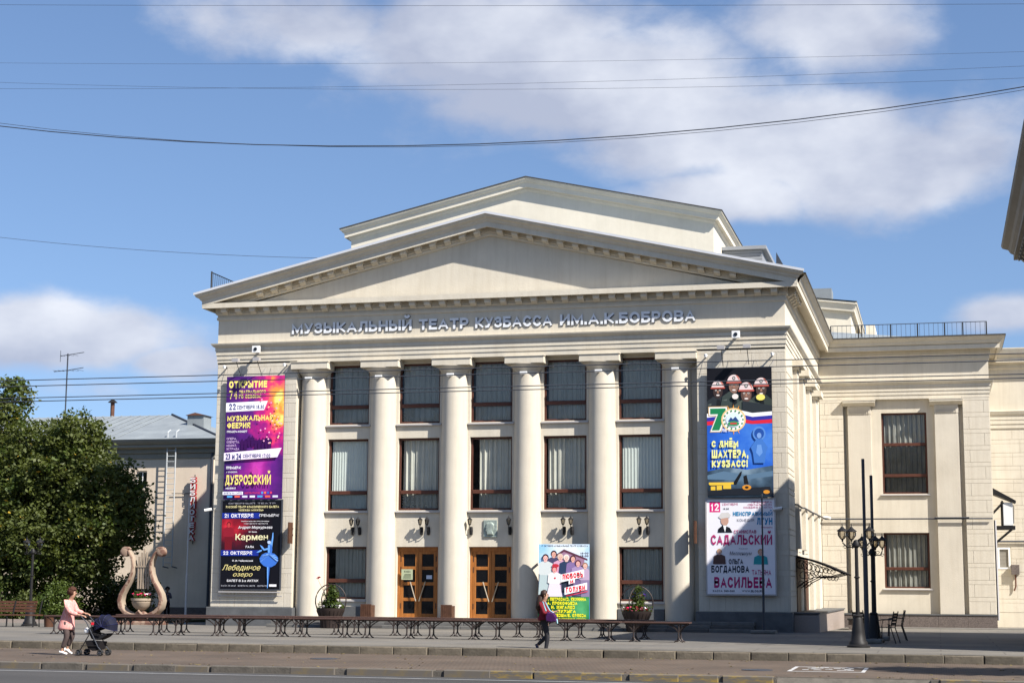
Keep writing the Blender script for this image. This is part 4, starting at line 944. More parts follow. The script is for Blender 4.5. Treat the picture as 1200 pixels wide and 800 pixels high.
def poster_right():
    Y = FY-.16; wh = '#f4f2f0'
    x0, x1, z0, z1 = -7.93, -5.60, 4.93, 9.60
    t, p = poster_thing('banner', "blue miner's day banner with four helmeted miners, upper on the right pier", x0, x1, z0, z1, Y, None, '#202838')
    p.rect(0, 0, 1, .38, '#14141a')
    r = random.Random(4)
    for (u, v, k, c, sk) in ((.17, .145, 1.0, '#2c3236', '#3c302e'), (.42, .105, 1.05, '#3c4642', '#8a6a5c'), (.84, .135, 1.08, '#39413c', '#4e3e38'), (.61, .17, 1.12, '#4c544c', '#5c463e')):
        p.poly([(u-.07*k, v+.075*k), (u+.07*k, v+.075*k), (u+.17*k, v+.11*k), (u+.21*k, v+.20*k), (u+.2*k, .37), (u-.2*k, .37), (u-.21*k, v+.20*k), (u-.17*k, v+.11*k)], c)
        p.poly([(u-.02*k, v+.10*k), (u+.03*k, v+.10*k), (u+.06*k, .37), (u-.04*k, .37)], '#1c2022')
        for q in range(3): p.poly([(u-.18*k+q*.02, v+.14*k+q*.05), (u-.10*k, v+.13*k+q*.05), (u-.11*k, v+.145*k+q*.05)], '#5c645e')
        p.ell(u, v+.038*k, .075*k, .052*k, sk, 16); p.ell(u+.012, v+.04*k, .05*k, .035*k, '#7c5e52' if k > 1.1 else sk, 12)
        for q in (-1, 1): p.ell(u+q*.030*k, v+.028*k, .014*k, .006*k, '#e4dcd4', 8); p.ell(u+q*.030*k, v+.028*k, .006*k, .005*k, '#141010', 6); p.rect(u+q*.030*k-.018, v+.016*k, u+q*.030*k+.018, v+.019*k, '#201816')
        p.poly([(u-.008, v+.03*k), (u+.008, v+.03*k), (u+.016*k, v+.05*k), (u-.016*k, v+.05*k)], '#a87c68'); p.ell(u, v+.066*k, .028*k, .006*k, '#e8dcd4', 8)
        p.ell(u, v+.008*k, .098*k, .056*k, '#e4d0cc', 18, math.pi, 2*math.pi); p.ell(u+.03, v+.004*k, .06*k, .048*k, '#cc7868', 12, math.pi*1.5, 2*math.pi); p.rect(u-.11*k, v+.004*k, u+.11*k, v+.016*k, '#b05044'); p.ell(u, v-.022*k, .024*k, .014*k, '#38343a', 8); p.ell(u, v-.022*k, .012*k, .007*k, '#d8d8d0', 8)
    p.ell(.83, .235, .07, .025, '#f0e070', 10); p.ell(.44, .225, .05, .022, '#e8e0d8', 10); p.poly([(.55, .26), (1, .3), (1, .36), (.55, .36)], '#2c3236')
    g = glow_mat('print_blue_sky', [(0, '#4c86d8'), (.4, '#2e68cc'), (.8, '#1e52b4'), (1, '#183f90')], (-6.2, Y, 7.0), (.35, 0, .35)); p.rect(0, .38, 1, 1, g)
    p.poly([(0, .355), (.5, .33), (.7, .355), (1, .345), (1, .375), (.7, .385), (.5, .36), (0, .385)], '#f0f0f0')
    p.poly([(0, .385), (.5, .36), (.7, .385), (1, .375), (1, .405), (.7, .415), (.5, .395), (0, .415)], '#30349a')
    p.poly([(0, .415), (.5, .395), (.7, .415), (1, .405), (1, .435), (.7, .44), (.5, .425), (0, .445)], '#d8283c')
    def seven(d, c): p.poly([(.05-d, .315-d*.5), (.29+d, .315-d*.5), (.29+d, .345), (.19+d, .485+d*.5), (.07-d, .485+d*.5), (.17-d, .36+d*.5), (.05-d, .36+d*.5)], c)
    seven(.03, '#c8a878'); seven(.018, '#f0f0ec'); seven(0, '#1e8050')
    for i in range(16):
        a = i/16*6.283; p.poly([(.41+.15*math.cos(a-.09), .405+.075*math.sin(a-.09)), (.41+.24*math.cos(a), .405+.12*math.sin(a)), (.41+.15*math.cos(a+.09), .405+.075*math.sin(a+.09))], '#f0a040') if (i in (12, 13, 11, 3, 4)) else None
    p.ell(.41, .405, .19, .092, '#ecc890', 24); p.ell(.41, .405, .165, .08, '#f2f0e8', 24)
    for i in range(14): a = i/14*6.283; p.ell(.41+.145*math.cos(a), .405+.07*math.sin(a), .014, .008, '#2a8a50', 7)
    p.ell(.41, .405, .115, .056, '#d8e8f4', 20); p.poly([(.32, .42), (.37, .385), (.40, .4), (.44, .38), (.5, .42)], '#2c4a80'); p.ell(.41, .435, .09, .02, '#3a9058', 12); p.rect(.36, .428, .46, .44, '#d03040'); p.txt('ЛЕТ', .22, .475, .36, .497, wh)
    # pale ghosted robed figure
    p.ell(.80, .515, .10, .055, '#5a8cd0', 18); p.ell(.80, .515, .075, .041, '#2450a0', 18); p.ell(.80, .53, .035, .022, '#7aa0d8', 12)
    p.poly([(.76, .555), (.84, .555), (.93, .62), (.90, .66), (.88, .74), (.72, .74), (.70, .66), (.67, .62)], '#4478c4'); p.poly([(.77, .6), (.83, .6), (.85, .66), (.80, .69), (.75, .66)], '#6a98d8')
    p.txt('С ДНЁМ', .07, .565, .48, .615, '#f0ee90', .045); p.txt('ШАХТЁРА,', .07, .635, .63, .70, '#f0ee90', .045); p.txt('КУЗБАСС!', .07, .715, .62, .77, '#f0ee90', .045)
    g4 = glow_mat('print_quarry', [(0, '#8aa0b0'), (.4, '#4c6478'), (.7, '#2c3c4c'), (1, '#1c2834')], (-6.6, Y, 5.9), (.5, 0, .9))
    p.poly([(0, .80), (.3, .77), (.6, .79), (1, .76), (1, 1), (0, 1)], g4)
    p.poly([(.0, .83), (.25, .80), (.6, .83), (1, .8), (1, .84), (.5, .87), (0, .86)], '#5c7890')
    p.poly([(.38, .90), (.50, .81), (.53, .80), (.52, .83), (.44, .905)], '#15181c'); p.poly([(.55, .84), (.60, .83), (.63, .9), (.56, .9)], '#1c1c1e')
    for q in ((.02, .885, .40, .90), (.05, .915, .12, .945), (.14, .91, .22, .945), (.24, .905, .36, .935), (.03, .90, .36, .907)): p.rect(*q, '#e8c040')
    p.poly([(0, .95), (.4, .935), (.95, .92), (1, .98), (0, .985)], '#20242c'); p.ell(.60, .925, .07, .02, '#d89030', 12); p.ell(.60, .925, .03, .01, '#2a2018', 8); p.ell(.90, .96, .05, .015, '#d89030', 10)
    p.finish(t)
    x0, x1, z0, z1 = -7.98, -5.58, 1.52, 4.86; Y2 = FY-.18
    t, p = poster_thing('poster', 'white theatre poster with crimson surnames in a metal frame, lower on the right pier', x0, x1, z0, z1, Y2, M['sill'], '#dcdce0')
    p.rect(0, 0, 1, 1, '#e6e4ea'); mg, bl, nv = '#b02868', '#2c86b4', '#20283c'
    p.rect(.04, .025, .20, .135, '#d82a78'); p.txt('12', .06, .04, .18, .12, wh, .02); p.txt('СЕНТЯБРЯ', .23, .04, .46, .065, mg, 0); p.txt('19.00', .24, .09, .33, .11, nv)
    for i, w in enumerate(('ПРЕМЬЕРА', 'СПЕКТАКЛЬ ТЕАТРА', 'КОМЕДИЯ В 2-Х АКТАХ')): p.txt(w, .55+.1*(2-i)*.6, .02+i*.028, .97, .04+i*.028, mg, 0)
    p.txt('НЕИСПРАВИМЫЙ', .39, .13, .97, .175, bl, .03); p.txt('КОМЕДИЯ', .45, .205, .70, .235, '#888890', 0); p.txt('ЛГУН', .74, .195, .97, .27, bl, .04); p.txt('ПРЕМЬЕРА', .8, .29, .97, .305, mg, 0)
    p.poly([(.17, .31), (.24, .27), (.34, .30), (.38, .35), (.16, .35)], '#181820'); p.poly([(.24, .275), (.29, .275), (.27, .35)], '#f0f0f0'); p.ell(.265, .225, .06, .052, '#c49a88', 14); p.poly([(.17, .185), (.22, .14), (.32, .135), (.36, .17), (.34, .19), (.2, .205)], '#d0ccc8')
    p.txt('СТАНИСЛАВ', .40, .325, .73, .36, mg, .02); p.txt('САДАЛЬСКИЙ', .06, .375, .96, .48, mg, .02)
    person_fig(p, .18, .555, .30, '#c8a090', '#b89060', '#5a4440', None, 1.39); person_fig(p, .79, .56, .34, '#c8a090', '#b08858', '#2e98a0', None, 1.39)
    p.rect(0, .688, 1, .70, '#e6e4ea'); p.rect(0, .70, 1, 1, '#e6e4ea')
    p.txt('Театр', .47, .515, .60, .53, '#404858', 0, .3); p.txt('Миллениум', .33, .55, .66, .60, '#404858', 0, .3)
    p.txt('ОЛЬГА', .32, .63, .53, .685, nv, .02); p.txt('БОГДАНОВА', .06, .70, .62, .775, nv, .03); p.txt('ТАТЬЯНА', .66, .745, .94, .80, mg, .01); p.txt('ВАСИЛЬЕВА', .10, .82, .95, .935, mg, .03)
    p.txt('КАССА 360-360', .08, .955, .40, .978, nv, .02); p.txt('WWW.BLOG.RU', .51, .955, .82, .978, nv, .02)
    p.finish(t)
def poster_centre():
    Y = FY-.45; wh = '#f6f4f4'
    x0, x1, z0, z1 = -14.10, -12.21, .50, 3.27
    t, p = poster_thing('poster', 'bright poster of a smiling family group with yellow lettering, standing in the fourth doorway', x0, x1, z0, z1, Y, None, '#203040')
    g = glow_mat('print_pale_sky', [(0, '#f4f6fa'), (.4, '#cfe2f2'), (.8, '#7cc0e8'), (1, '#50a8e0')], (x1-.8, Y, 2.9), (.6, 0, .5)); p.rect(0, 0, 1, 1, g)
    p.txt('17 ОКТЯБРЯ МУЗЫКАЛЬНЫЙ ТЕАТР КУЗБАССА', .05, .012, .97, .035, '#201828', .02)
    p.poly([(.22, .19), (.5, .065), (.96, .19), (.96, .215), (.5, .10), (.22, .215)], '#603848'); p.poly([(.28, .2), (.5, .1), (.9, .2), (.9, .5), (.28, .5)], '#a07a94')
    for i, w in enumerate(('16-00', '19-00')): p.txt(w, .82, .105+i*.035, .98, .13+i*.035, '#301828', .02)
    p.poly([(0, .35), (1, .28), (1, .7), (0, .7)], '#8c98b4')
    for (u, v, s, sk, hr, tp, bt, dr) in ((.30, .13, .45, '#e0a898', '#281820', '#4c4868', '#484058', 0), (.43, .17, .45, '#e8b8a8', '#d8c0b0', '#d8a8c0', '#c8b0c8', 0), (.55, .18, .45, '#f0c8b8', '#e8e0d8', '#30405e', '#303848', 0), (.68, .19, .42, '#e8b0a0', '#482830', '#8870a0', '#605878', 0), (.14, .18, .48, '#f0b8b0', '#2a1820', '#d2d8d6', '#b8c8c8', 1), (.78, .25, .42, '#e8b0a8', '#602830', '#a890b8', '#786890', 0), (.92, .28, .4, '#f0c0b0', '#a07860', '#c0a8c0', '#9080a0', 0)):
        person_fig(p, u, v, s, sk, hr, tp, bt, 1.47, dress=bool(dr))
    person_fig(p, .32, .33, .40, '#e8a8a0', '#c02838', '#f4ece8', '#e8dce2', 1.47, dress=True); p.ell(.33, .44, .02, .012, '#d02040', 8); p.ell(.34, .28, .07, .025, '#c03040', 12)
    # tilted title
    def tilt(u0, v0, u1, v1, col, d=.05): p.poly([(u0, v0+d), (u1, v0-d), (u1, v1-d), (u0, v1+d)], col)
    tilt(.44, .36, .90, .46, '#fafafa', .035); p.txt('ЛЮБОВЬ', .47, .375, .88, .445, '#e02838', .05, 0, .13)
    tilt(.60, .46, .72, .51, '#fafafa', .01); p.txt('И', .63, .465, .69, .51, '#e02838', .05, 0, .13)
    tilt(.52, .53, .96, .62, '#fafafa', .035); p.txt('ГОЛУБИ', .55, .545, .92, .615, '#e02838', .05, 0, .13); tilt(.55, .635, .97, .645, '#e02838', .03)
    g = glow_mat('print_green', [(0, '#58b070'), (.4, '#207840'), (.8, '#10502c'), (1, '#0c3820')], (x1-.3, Y, 1.0), (.8, 0, .6)); p.rect(0, .68, 1, 1, g)
    ye = '#f4ec30'
    for i, (w, a, b) in enumerate((('Г. ПЕТРОВА/В. ЯКУНИНА', .16, .94), ('А. ПРОКОФЬЕВА', .18, .77), ('И. ЖИГАЛОВ', .26, .72), ('А. ПУРЫГА', .26, .74), ('Ю. ЛЕВША/Е. ОРЛОВА', .22, .94))):
        p.txt(w, a, .69+i*.052, b, .732+i*.052, ye, .05)
    p.txt('А ТАКЖЕ ЗАСЛУЖЕННЫЕ АРТИСТЫ', .2, .955, .94, .975, ye, .03)
    p.finish(t)
poster_left(); poster_right(); poster_centre()

# ================================================================ FACADE FITTINGS
def facade_fittings():
    # wall lanterns
    L = thing('wall_lantern', '', 'lantern', 'black wall lanterns between the columns')
    bk = MB(); bk.lathe([(.0, -.16), (.06, -.14), (.07, 0), (.06, .14), (0, .16)], (0, -.03, 0), 10); bk.tube([(0, -.03, -.02), (0, -.20, .02), (0, -.27, .12), (0, -.25, .22)], .016, 5); bk.build('bracket', M['iron'], L)
    g = MB(); g.lathe([(.055, 0), (.085, .17)], (0, -.25, .24), 8); g.build('lantern_glass', M['lantern'], L)
    c = MB(); c.lathe([(0, .33), (.012, .28), (.03, .24), (.10, .175), (.105, .16), (.09, .165)], (0, -.25, .24), 8); c.lathe([(.0, -.06), (.03, -.04), (.06, 0), (.05, .01), (0, .01)], (0, -.25, .24), 8)
    for k in range(8):
        a = k*math.pi/4; c.tube([(.056*math.cos(a), -.25+.056*math.sin(a), .24), (.087*math.cos(a), -.25+.087*math.sin(a), .41)], .006, 3)
    c.build('lantern_cage', M['iron'], L)
    spots = [(-21.60, 'left of the pair above the window with the first flower basket'), (-21.33, 'right of the pair above the window with the first flower basket'),
             (-18.86, 'left of the pair above the ticket office door'), (-18.59, 'right of the pair above the ticket office door'),
             (-16.92, 'to the left of the green portrait plaque'), (-15.42, 'to the right of the green portrait plaque'),
             (-13.35, 'left of the pair above the family group poster'), (-13.06, 'right of the pair above the family group poster'),
             (-10.52, 'left of the pair above the window with the second flower basket'), (-10.23, 'right of the pair above the window with the second flower basket')]
    for i, (x, w) in enumerate(spots):
        o = L if i == 0 else copy_tree(L); o.location = (x, WY, 3.79); o['label'] = 'black wall lantern '+w
    # portrait plaque
    t = thing('portrait_plaque', 'grey green relief plaque of a bearded man in profile between two lanterns', 'plaque')
    b = MB(); b.bbox(-16.44, -15.92, WY-.05, WY-.001, 3.55, 4.19, .01); b.build('plaque_slab', M['poolpaint'], t)
    r = MB(); pts = [(-.12, -.25), (-.14, -.12), (-.20, -.06), (-.155, -.02), (-.17, .03), (-.20, .06), (-.16, .10), (-.15, .18), (-.05, .25), (.08, .24), (.16, .15), (.15, .0), (.10, -.12), (.14, -.25)]
    n = len(pts); vs = [(x-16.18, WY-.05, z+3.87) for x, z in pts]+[(x*.8-16.18, WY-.11, z*.82+3.87) for x, z in pts]; vs.append((-16.18, WY-.13, 3.90))
    r.add(vs, [(i, (i+1) % n, n+(i+1) % n, n+i) for i in range(n)]+[(n+i, n+(i+1) % n, 2*n) for i in range(n)]); r.build('relief_head', M['poolpaint'], t, smooth=True)
    # door plate and note
    t = thing('door_plate', 'pale green ticket office plate reading КАССА on the left leaf of the first door', 'sign')
    b = MB(); b.box(-19.66, -19.22, WY+.05, WY+.07, 1.97, 2.36); b.build('plate', pc('#a8b090'), t)
    b = MB(); put_text(b, 'КАССА', -19.55, -19.30, 2.24, 2.31, WY+.047, 0, .03)
    for i in range(4): b.box(-19.6+.02*i, -19.28, WY+.045, WY+.0475, 2.03+.045*i, 2.045+.045*i)
    b.build('print', pc('#3a4030'), t)
    b = MB(); b.box(-18.72, -18.50, WY+.20, WY+.205, 2.0, 2.14); tag(b.build('paper_note', pc('#b8c4d8'), None), 'small pale paper note stuck in the right leaf of the first door', 'paper note')
    # small brown signs at right angles on the inner pier edges
    for x, w in ((-23.90, 'thin brown sign board fixed beside the black ballet poster'), (-8.42, 'thin brown sign board fixed beside the white framed poster')):
        t = thing('side_sign', w, 'sign'); b = MB(); b.box(x, x+.06, FY-.42, FY-.06, 3.3, 4.1); b.build('board', M['wooddark'], t); b = MB(); b.box(x+.01, x+.05, FY-.06, FY+.05, 3.6, 3.66); b.box(x+.01, x+.05, FY-.06, FY+.05, 3.85, 3.9); b.build('arm', M['iron'], t)
    # flood lights on arms above the banners
    F = thing('floodlight', '', 'floodlight', 'small floodlights on arms above the banners')
    b = MB(); b.tube([(0, 0, -.55), (0, -.55, 0)], .014, 5); b.build('arm', M['irongrey'], F)
    b = MB(); b.prism([(-.10, -.07), (.10, -.05), (.10, .05), (-.10, .07)], 'x', -.13, .13); o = b.build('lamp_head', M['sill'], F); o.location = (0, -.58, .03)
    fl = [(-26.15, 10.30, FY-.05, 'left of the two above the purple banner'), (-25.28, 10.32, FY-.05, 'right of the two above the purple banner'), (-7.35, 10.25, FY-.05, 'left of the two above the miner banner'), (-6.42, 10.27, FY-.05, 'right of the two above the miner banner')]
    for i, (x, z, y, w) in enumerate(fl):
        o = F if i == 0 else copy_tree(F); o.location = (x, y, z); o['label'] = 'small grey floodlight on a slanting arm, '+w
    C = thing('camera_bracket', '', 'lamp bracket', 'small white lamps on the pier heads')
    b = MB(); b.box(-.02, .02, -.22, .02, -.02, .02); b.build('arm', M['irongrey'], C); b = MB(); b.lathe([(.05, 0), (.07, .1), (.02, .12)], (0, -.24, -.06), 8); b.build('lamp_head', M['white'], C)
    for i, (x, z, w) in enumerate(((-26.78, 10.14, 'by the left top corner of the purple banner'), (-24.28, 10.16, 'by the right top corner of the purple banner'), (-7.95, 10.06, 'by the left top corner of the miner banner'), (-5.55, 10.05, 'by the right top corner of the miner banner'))):
        o = C if i == 0 else copy_tree(C); o.location = (x, FY-.02, z); o['label'] = 'small white lamp on a short arm '+w
    B = thing('spotlight', '', 'spotlight', 'square white spotlights on the architrave')
    b = MB(); b.box(-.04, .04, -.30, 0, -.03, .03); b.build('arm', M['irongrey'], B); b = MB(); b.box(-.14, .14, -.42, -.26, -.12, .14); b.build('lamp_box', M['white'], B); b = MB(); b.lathe([(.07, 0), (.07, .02)], (0, 0, 0), 10); o = b.build('lens', M['glassdark'], B); o.rotation_euler = (math.pi/2, 0, 0); o.location = (0, -.42, .01)
    for i, (x, w) in enumerate(((-25.40, 'above the purple banner'), (-6.83, 'above the miner banner'))):
        o = B if i == 0 else copy_tree(B); o.location = (x, FY-.08, 10.76); o['label'] = 'square white spotlight high '+w
    # CCTV
    for (x, y, z, dx, w) in ((XL, FY-.02, 4.62, -.25, 'left corner of the facade'), (XR-.25, FY-.02, 4.55, -.3, 'right corner of the facade'), (-5.0, WGY-.05, 4.95, .3, 'inner corner by the wing')):
        t = thing('security_camera', 'small white security camera at the '+w, 'camera'); b = MB(); b.box(x, x+.06, y-.12, y, z-.05, z+.01); b.build('bracket', M['irongrey'], t); b = MB(); b.tube([(x+.03, y-.14, z), (x+.03+dx, y-.26, z-.05)], .055, 8); b.build('camera_body', M['white'], t)
    # cable conduits
    b = MB(); b.tube([(XR+.24, 60.1, 4.68), (XR+.24, 61, 4.72), (XR+.24, 63, 4.70), (XR+.2, 65, 4.78), (XR+.24, 68, 4.76), (XR+.2, 71, 4.82), (XR+.2, WGY-.12, 4.86)], .035, 6); tag(b.build('cable', M['irongrey'], None), 'dark cable sagging along the side wall from the corner camera', 'cable')
    b = MB(); b.tube([(XR+.2, WGY-.12, 4.86), (2.4, WGY-.12, 4.86)], .035, 6); b.tube([(-.1, WGY-.16, 4.90), (1.4, WGY-.16, 4.90)], .03, 6); tag(b.build('cable', M['irongrey'], None), 'straight dark cable run across the front of the wing', 'cable')
facade_fittings()

# ================================================================ ROOF RAILINGS
def railings():
    t = thing('roof_railing', 'thin steel railing along the roof edge of the right wing', 'railing'); y = WGY+.2
    for z in (13.75, 13.10):
        b = MB(); b.tube([(-4.5, y, z), (2.45, y, z)], .018, 5); b.build('rail', M['irongrey'], t)
    pm = MB(); pm.tube([(0, 0, 13.04), (0, 0, 13.75)], .03, 5); pm = pm.mesh('post', M['iron'])
    for x in (-4.5, -3.25, -3.1, -1.8, -.6, .6, 1.4, 2.43): o = link('post', pm, t); o.location = (x, y, 0)
    bm_ = MB(); bm_.tube([(0, 0, 13.1), (0, 0, 13.75)], .009, 3); bm_ = bm_.mesh('baluster', M['irongrey'])
    for i in range(34): o = link('baluster', bm_, t); o.location = (-4.4+i*.205, y, 0)
    t = thing('roof_railing', 'small black railing on the left roof edge of the pediment', 'railing'); x = -27.82
    for z in (13.35, 14.08):
        b = MB(); b.tube([(x, 60.6, z), (x, 64.0, z)], .022, 4); b.build('rail', M['iron'], t)
    for i in range(18): b = MB(); b.tube([(x, 60.7+i*.19, 13.2), (x, 60.7+i*.19, 14.08)], .014, 3); b.build('baluster', M['iron'], t)
    b = MB(); b.tube([(x, 60.55, 13.0), (x, 60.55, 14.12)], .035, 4); b.build('post', M['iron'], t)
railings()

# ================================================================ NEIGHBOURS
def neighbour():
    """building on the right of the square, its cornice just enters the frame; it shades the square"""
    t = thing('neighbour_building', 'shaded cornice corner of the cream building at the right edge of the picture', 'building')
    wx, y0, y1, dz = 3.30, 43.4, 57.7, .33
    b = MB(); b.box(wx, 22, y0, y1, 0, 12.9); b.build('wall', M['shadeplaster'], t)
    path = [(22, y1), (wx, y1), (wx, y0), (22, y0)]
    path = path[::-1]
    m = MB(); sweep([(22, y1), (wx, y1), (wx, y0), (22, y0)], [(0, 12.7), (.06, 12.72), (.12, 12.75), (.12, 12.82), (.5, 12.82), (.5, 13.0), (.60, 13.08), (.66, 13.2), (.84, 13.3), (.88, 13.38), (.88, 13.43), (-.5, 13.6)], m)
    m.build('cornice', M['shadeplaster'], t)
    m = MB(); m.box(wx+.2, 21.8, y0+.2, y1-.2, 12.9, 13.5); m.build('roof', M['roof'], t)
    mo = MB(); mo.prism([(.0, .0), (-.27, .0), (-.28, -.12), (-.25, -.17), (-.18, -.13), (-.10, -.21), (0, -.24)], 'x', -.13, .13); mm = mo.mesh('modillion', M['shadeplaster'])
    for i in range(24):
        o = link('modillion', mm, t); o.location = (wx-.12, y1-.3-.6*i, 12.82); o.rotation_euler = (0, 0, -math.pi/2)
    m = MB()
    for k in range(4): m.box(wx-.02, wx+.02, y0+2+k*3.4, y0+3.6+k*3.4, 6.5, 9)
    m.build('window', M['glassdark'], t)
neighbour()
def library():
    """peach building on the left behind the tree"""
    t = thing('library_building', 'peach building with a grey metal hip roof behind the tree, left of the theatre', 'building')
    Y = 83.0; xr = -37.65
    holes = [(-42.2, -41.55, 6.9, 7.85), (-45.5, -44.3, 5.2, 7.2), (-49, -47.8, 5.2, 7.2)]
    w = MB(); wall_holes(w, -75, xr, 0, 8.55, Y, .25, holes); w.quad((xr, Y, 0), (xr, Y+14, 0), (xr, Y+14, 8.55), (xr, Y, 8.55)); w.build('wall', M['peach'], t)
    b = MB(); b.box(-74, xr-.3, Y+.6, Y+.7, .1, 8.4); b.build('inner_wall', M['interior'], t)
    for i, h in enumerate(holes):
        f = MB(); f.box(h[0], h[1], Y+.14, Y+.2, h[2], h[2]+.07); f.box(h[0], h[1], Y+.14, Y+.2, h[3]-.07, h[3]); f.box(h[0], h[0]+.07, Y+.14, Y+.2, h[2]+.07, h[3]-.07); f.box(h[1]-.07, h[1], Y+.14, Y+.2, h[2]+.07, h[3]-.07); f.box((h[0]+h[1])/2-.03, (h[0]+h[1])/2+.03, Y+.145, Y+.195, h[2]+.07, h[3]-.07)
        fr = f.build('window_frame', M['white'], t); p = MB(); p.box(h[0]+.07, h[1]-.07, Y+.17, Y+.175, h[2]+.07, h[3]-.07); p.build('pane', M['glassdark'], fr)
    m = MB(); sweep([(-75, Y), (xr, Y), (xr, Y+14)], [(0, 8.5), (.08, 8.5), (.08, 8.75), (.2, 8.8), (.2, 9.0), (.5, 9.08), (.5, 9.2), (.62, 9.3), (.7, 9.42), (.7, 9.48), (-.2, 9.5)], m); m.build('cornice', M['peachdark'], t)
    r = MB(); e = 9.5; xh = -43.2; rz = 11.55
    r.add([(-76, Y-.75, e), (xr+.75, Y-.75, e), (xr+.75, Y+13.5, e), (-76, Y+13.5, e), (-76, Y+6.2, rz), (xh, Y+6.2, rz)], [(0, 1, 5, 4), (1, 2, 5), (2, 3, 4, 5)]); r.build('roof', M['roof'], t)
    r = MB(); r.tube([(xr+.75, Y-.75, e+.03), (xh, Y+6.2, rz+.04)], .06, 5); r.build('hip_ridge', M['irongrey'], t)
    sm = MB(); sm.tube([(0, Y-.7, 9.53), (0, Y+6.1, 11.56)], .02, 3); sm = sm.mesh('roof_seam', M['roof'])
    for i in range(44):
        x = xh-.15-i*.6; o = link('roof_seam', sm, t); o.location = (x, 0, 0)
    b = MB(); b.box(-40.7, -39.7, 86, 87, 9.6, 11.15); b.build('chimney', M['roof'], t)
    b = MB(); b.prism([(-40.8, 11.15), (-39.6, 11.15), (-40.2, 11.3)], 'y', 85.9, 87.1); b.build('chimney_cap', M['rust'], t)
    b = MB(); b.tube([(-47.2, 89.5, 10), (-47.2, 89.5, 12.4)], .12, 6); b.build('chimney', M['slatwood'], t)
    b = MB(); b.lathe([(.3, 0), (.05, .2), (0, .22)], (-47.2, 89.5, 12.4), 8); b.build('chimney_cap', M['iron'], t)
    b = MB(); b.tube([(xr-.05, Y-.1, 0), (xr-.05, Y-.1, 8.9)], .07, 6); b.build('downpipe', M['irongrey'], t)
    b = MB(); b.box(-75, xr, Y-.06, Y, 0, .55); b.build('plinth', M['granite_brown'], t)
    # link building bridging the passage to the theatre
    k = thing('link_building', 'pale upper storey bridging the dark passage between the library and the theatre', 'building')
    b = MB(); b.box(xr+.02, XL-.02, Y+1.2, Y+2, 5.2, 8.2); b.build('wall', M['white'], k)
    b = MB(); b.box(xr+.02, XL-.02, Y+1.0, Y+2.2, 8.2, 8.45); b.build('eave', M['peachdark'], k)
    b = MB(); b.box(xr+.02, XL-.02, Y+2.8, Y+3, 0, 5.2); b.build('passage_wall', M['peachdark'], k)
    b = MB(); b.box(xr+.1, xr+1.0, Y+.9, Y+1.18, 8.5, 9.2); b.build('roof_box', M['white'], k)
    # ladder
    l = thing('fire_ladder', 'pale steel fire ladder standing off the peach library wall', 'ladder')
    for x in (-40.22, -39.72):
        b = MB(); b.tube([(x, Y-.38, 2.7), (x, Y-.38, 9.9), (x, Y-.05, 10.05)], .035, 5); b.build('rail', M['polewhite'], l)
    rm = MB(); rm.tube([(-40.22, Y-.38, 0), (-39.72, Y-.38, 0)], .018, 4); rm = rm.mesh('rung', M['polewhite'])
    for i in range(23): o = link('rung', rm, l); o.location = (0, 0, 2.9+i*.3)
    b = MB(); b.tube([(-40.25, Y-.38, 2.7), (-39.9, Y-.38, 2.62)], .03, 4); b.tube([(-39.72, Y-.38, 2.7), (-39.4, Y-.38, 2.62)], .03, 4); b.build('foot_hook', M['irongrey'], l)
    # vertical letter sign
    s_ = thing('library_sign', 'vertical red edged letters spelling БИБЛИОТЕКА down the peach wall', 'sign')
    for i, c in enumerate('БИБЛИОТЕКА'):
        z = 7.16-i*.342
        b = MB(); put_text(b, c, -.15, .15, 0, .27, -.11, 0, .02, .0); nb = len(b.f)
        put_text(b, c, -.18, .18, -.03, .30, 0, 1, .055, .05); o = b.build('letter', [M['white'], mat('red_letter_side', (.38, .02, .03), .5)] if i == 0 else bpy.data.objects[s_.children[0].name].data.materials[:], s_); o.location = (-38.68, Y-.2, z)
    b = MB(); b.tube([(-38.68, Y-.08, 3.9), (-38.68, Y-.08, 7.6)], .03, 4); b.tube([(-40.0, Y-.1, 6.6), (-38.6, Y-.1, 6.6)], .02, 4); b.build('sign_bar', M['irongrey'], s_)
    # antenna on the roof
    a = thing('tv_antenna', 'tall thin television antenna rising over the left treetops', 'antenna')
    b = MB(); b.tube([(-51.7, 92, 10), (-51.7, 92, 15.8)], .045, 5); b.build('mast', M['irongrey'], a)
    b = MB(); b.tube([(-52.2, 92, 15.66), (-51.7, 92, 15.72), (-50.6, 92, 15.85)], .022, 4)
    for i in range(4): b.tube([(-52.05+i*.3, 91.7, 15.66), (-52.05+i*.3, 92.3, 15.7)], .012, 3)
    b.tube([(-52.2, 92, 15.3), (-52.2, 92, 16.0)], .02, 4); b.build('upper_boom', M['irongrey'], a)
    b = MB(); b.tube([(-52.6, 92, 14.70), (-51.7, 92, 14.76), (-50.6, 92, 14.9)], .022, 4)
    for i in range(6): b.tube([(-52.45+i*.33, 91.6, 14.72), (-52.45+i*.33, 92.4, 14.76)], .012, 3)
    b.build('lower_boom', M['irongrey'], a)
    # flag pole
    b = MB(); b.tube([(-29.27, 62.3, .1), (-29.27, 62.3, 2.2)], .05, 8); b.tube([(-29.27, 62.3, 2.2), (-29.27, 62.3, 5.2)], .032, 8); o = b.build('pole', M['polewhite']); tag(o, 'plain pale grey pole standing in front of the peach wall by the lyre', 'pole')
library()
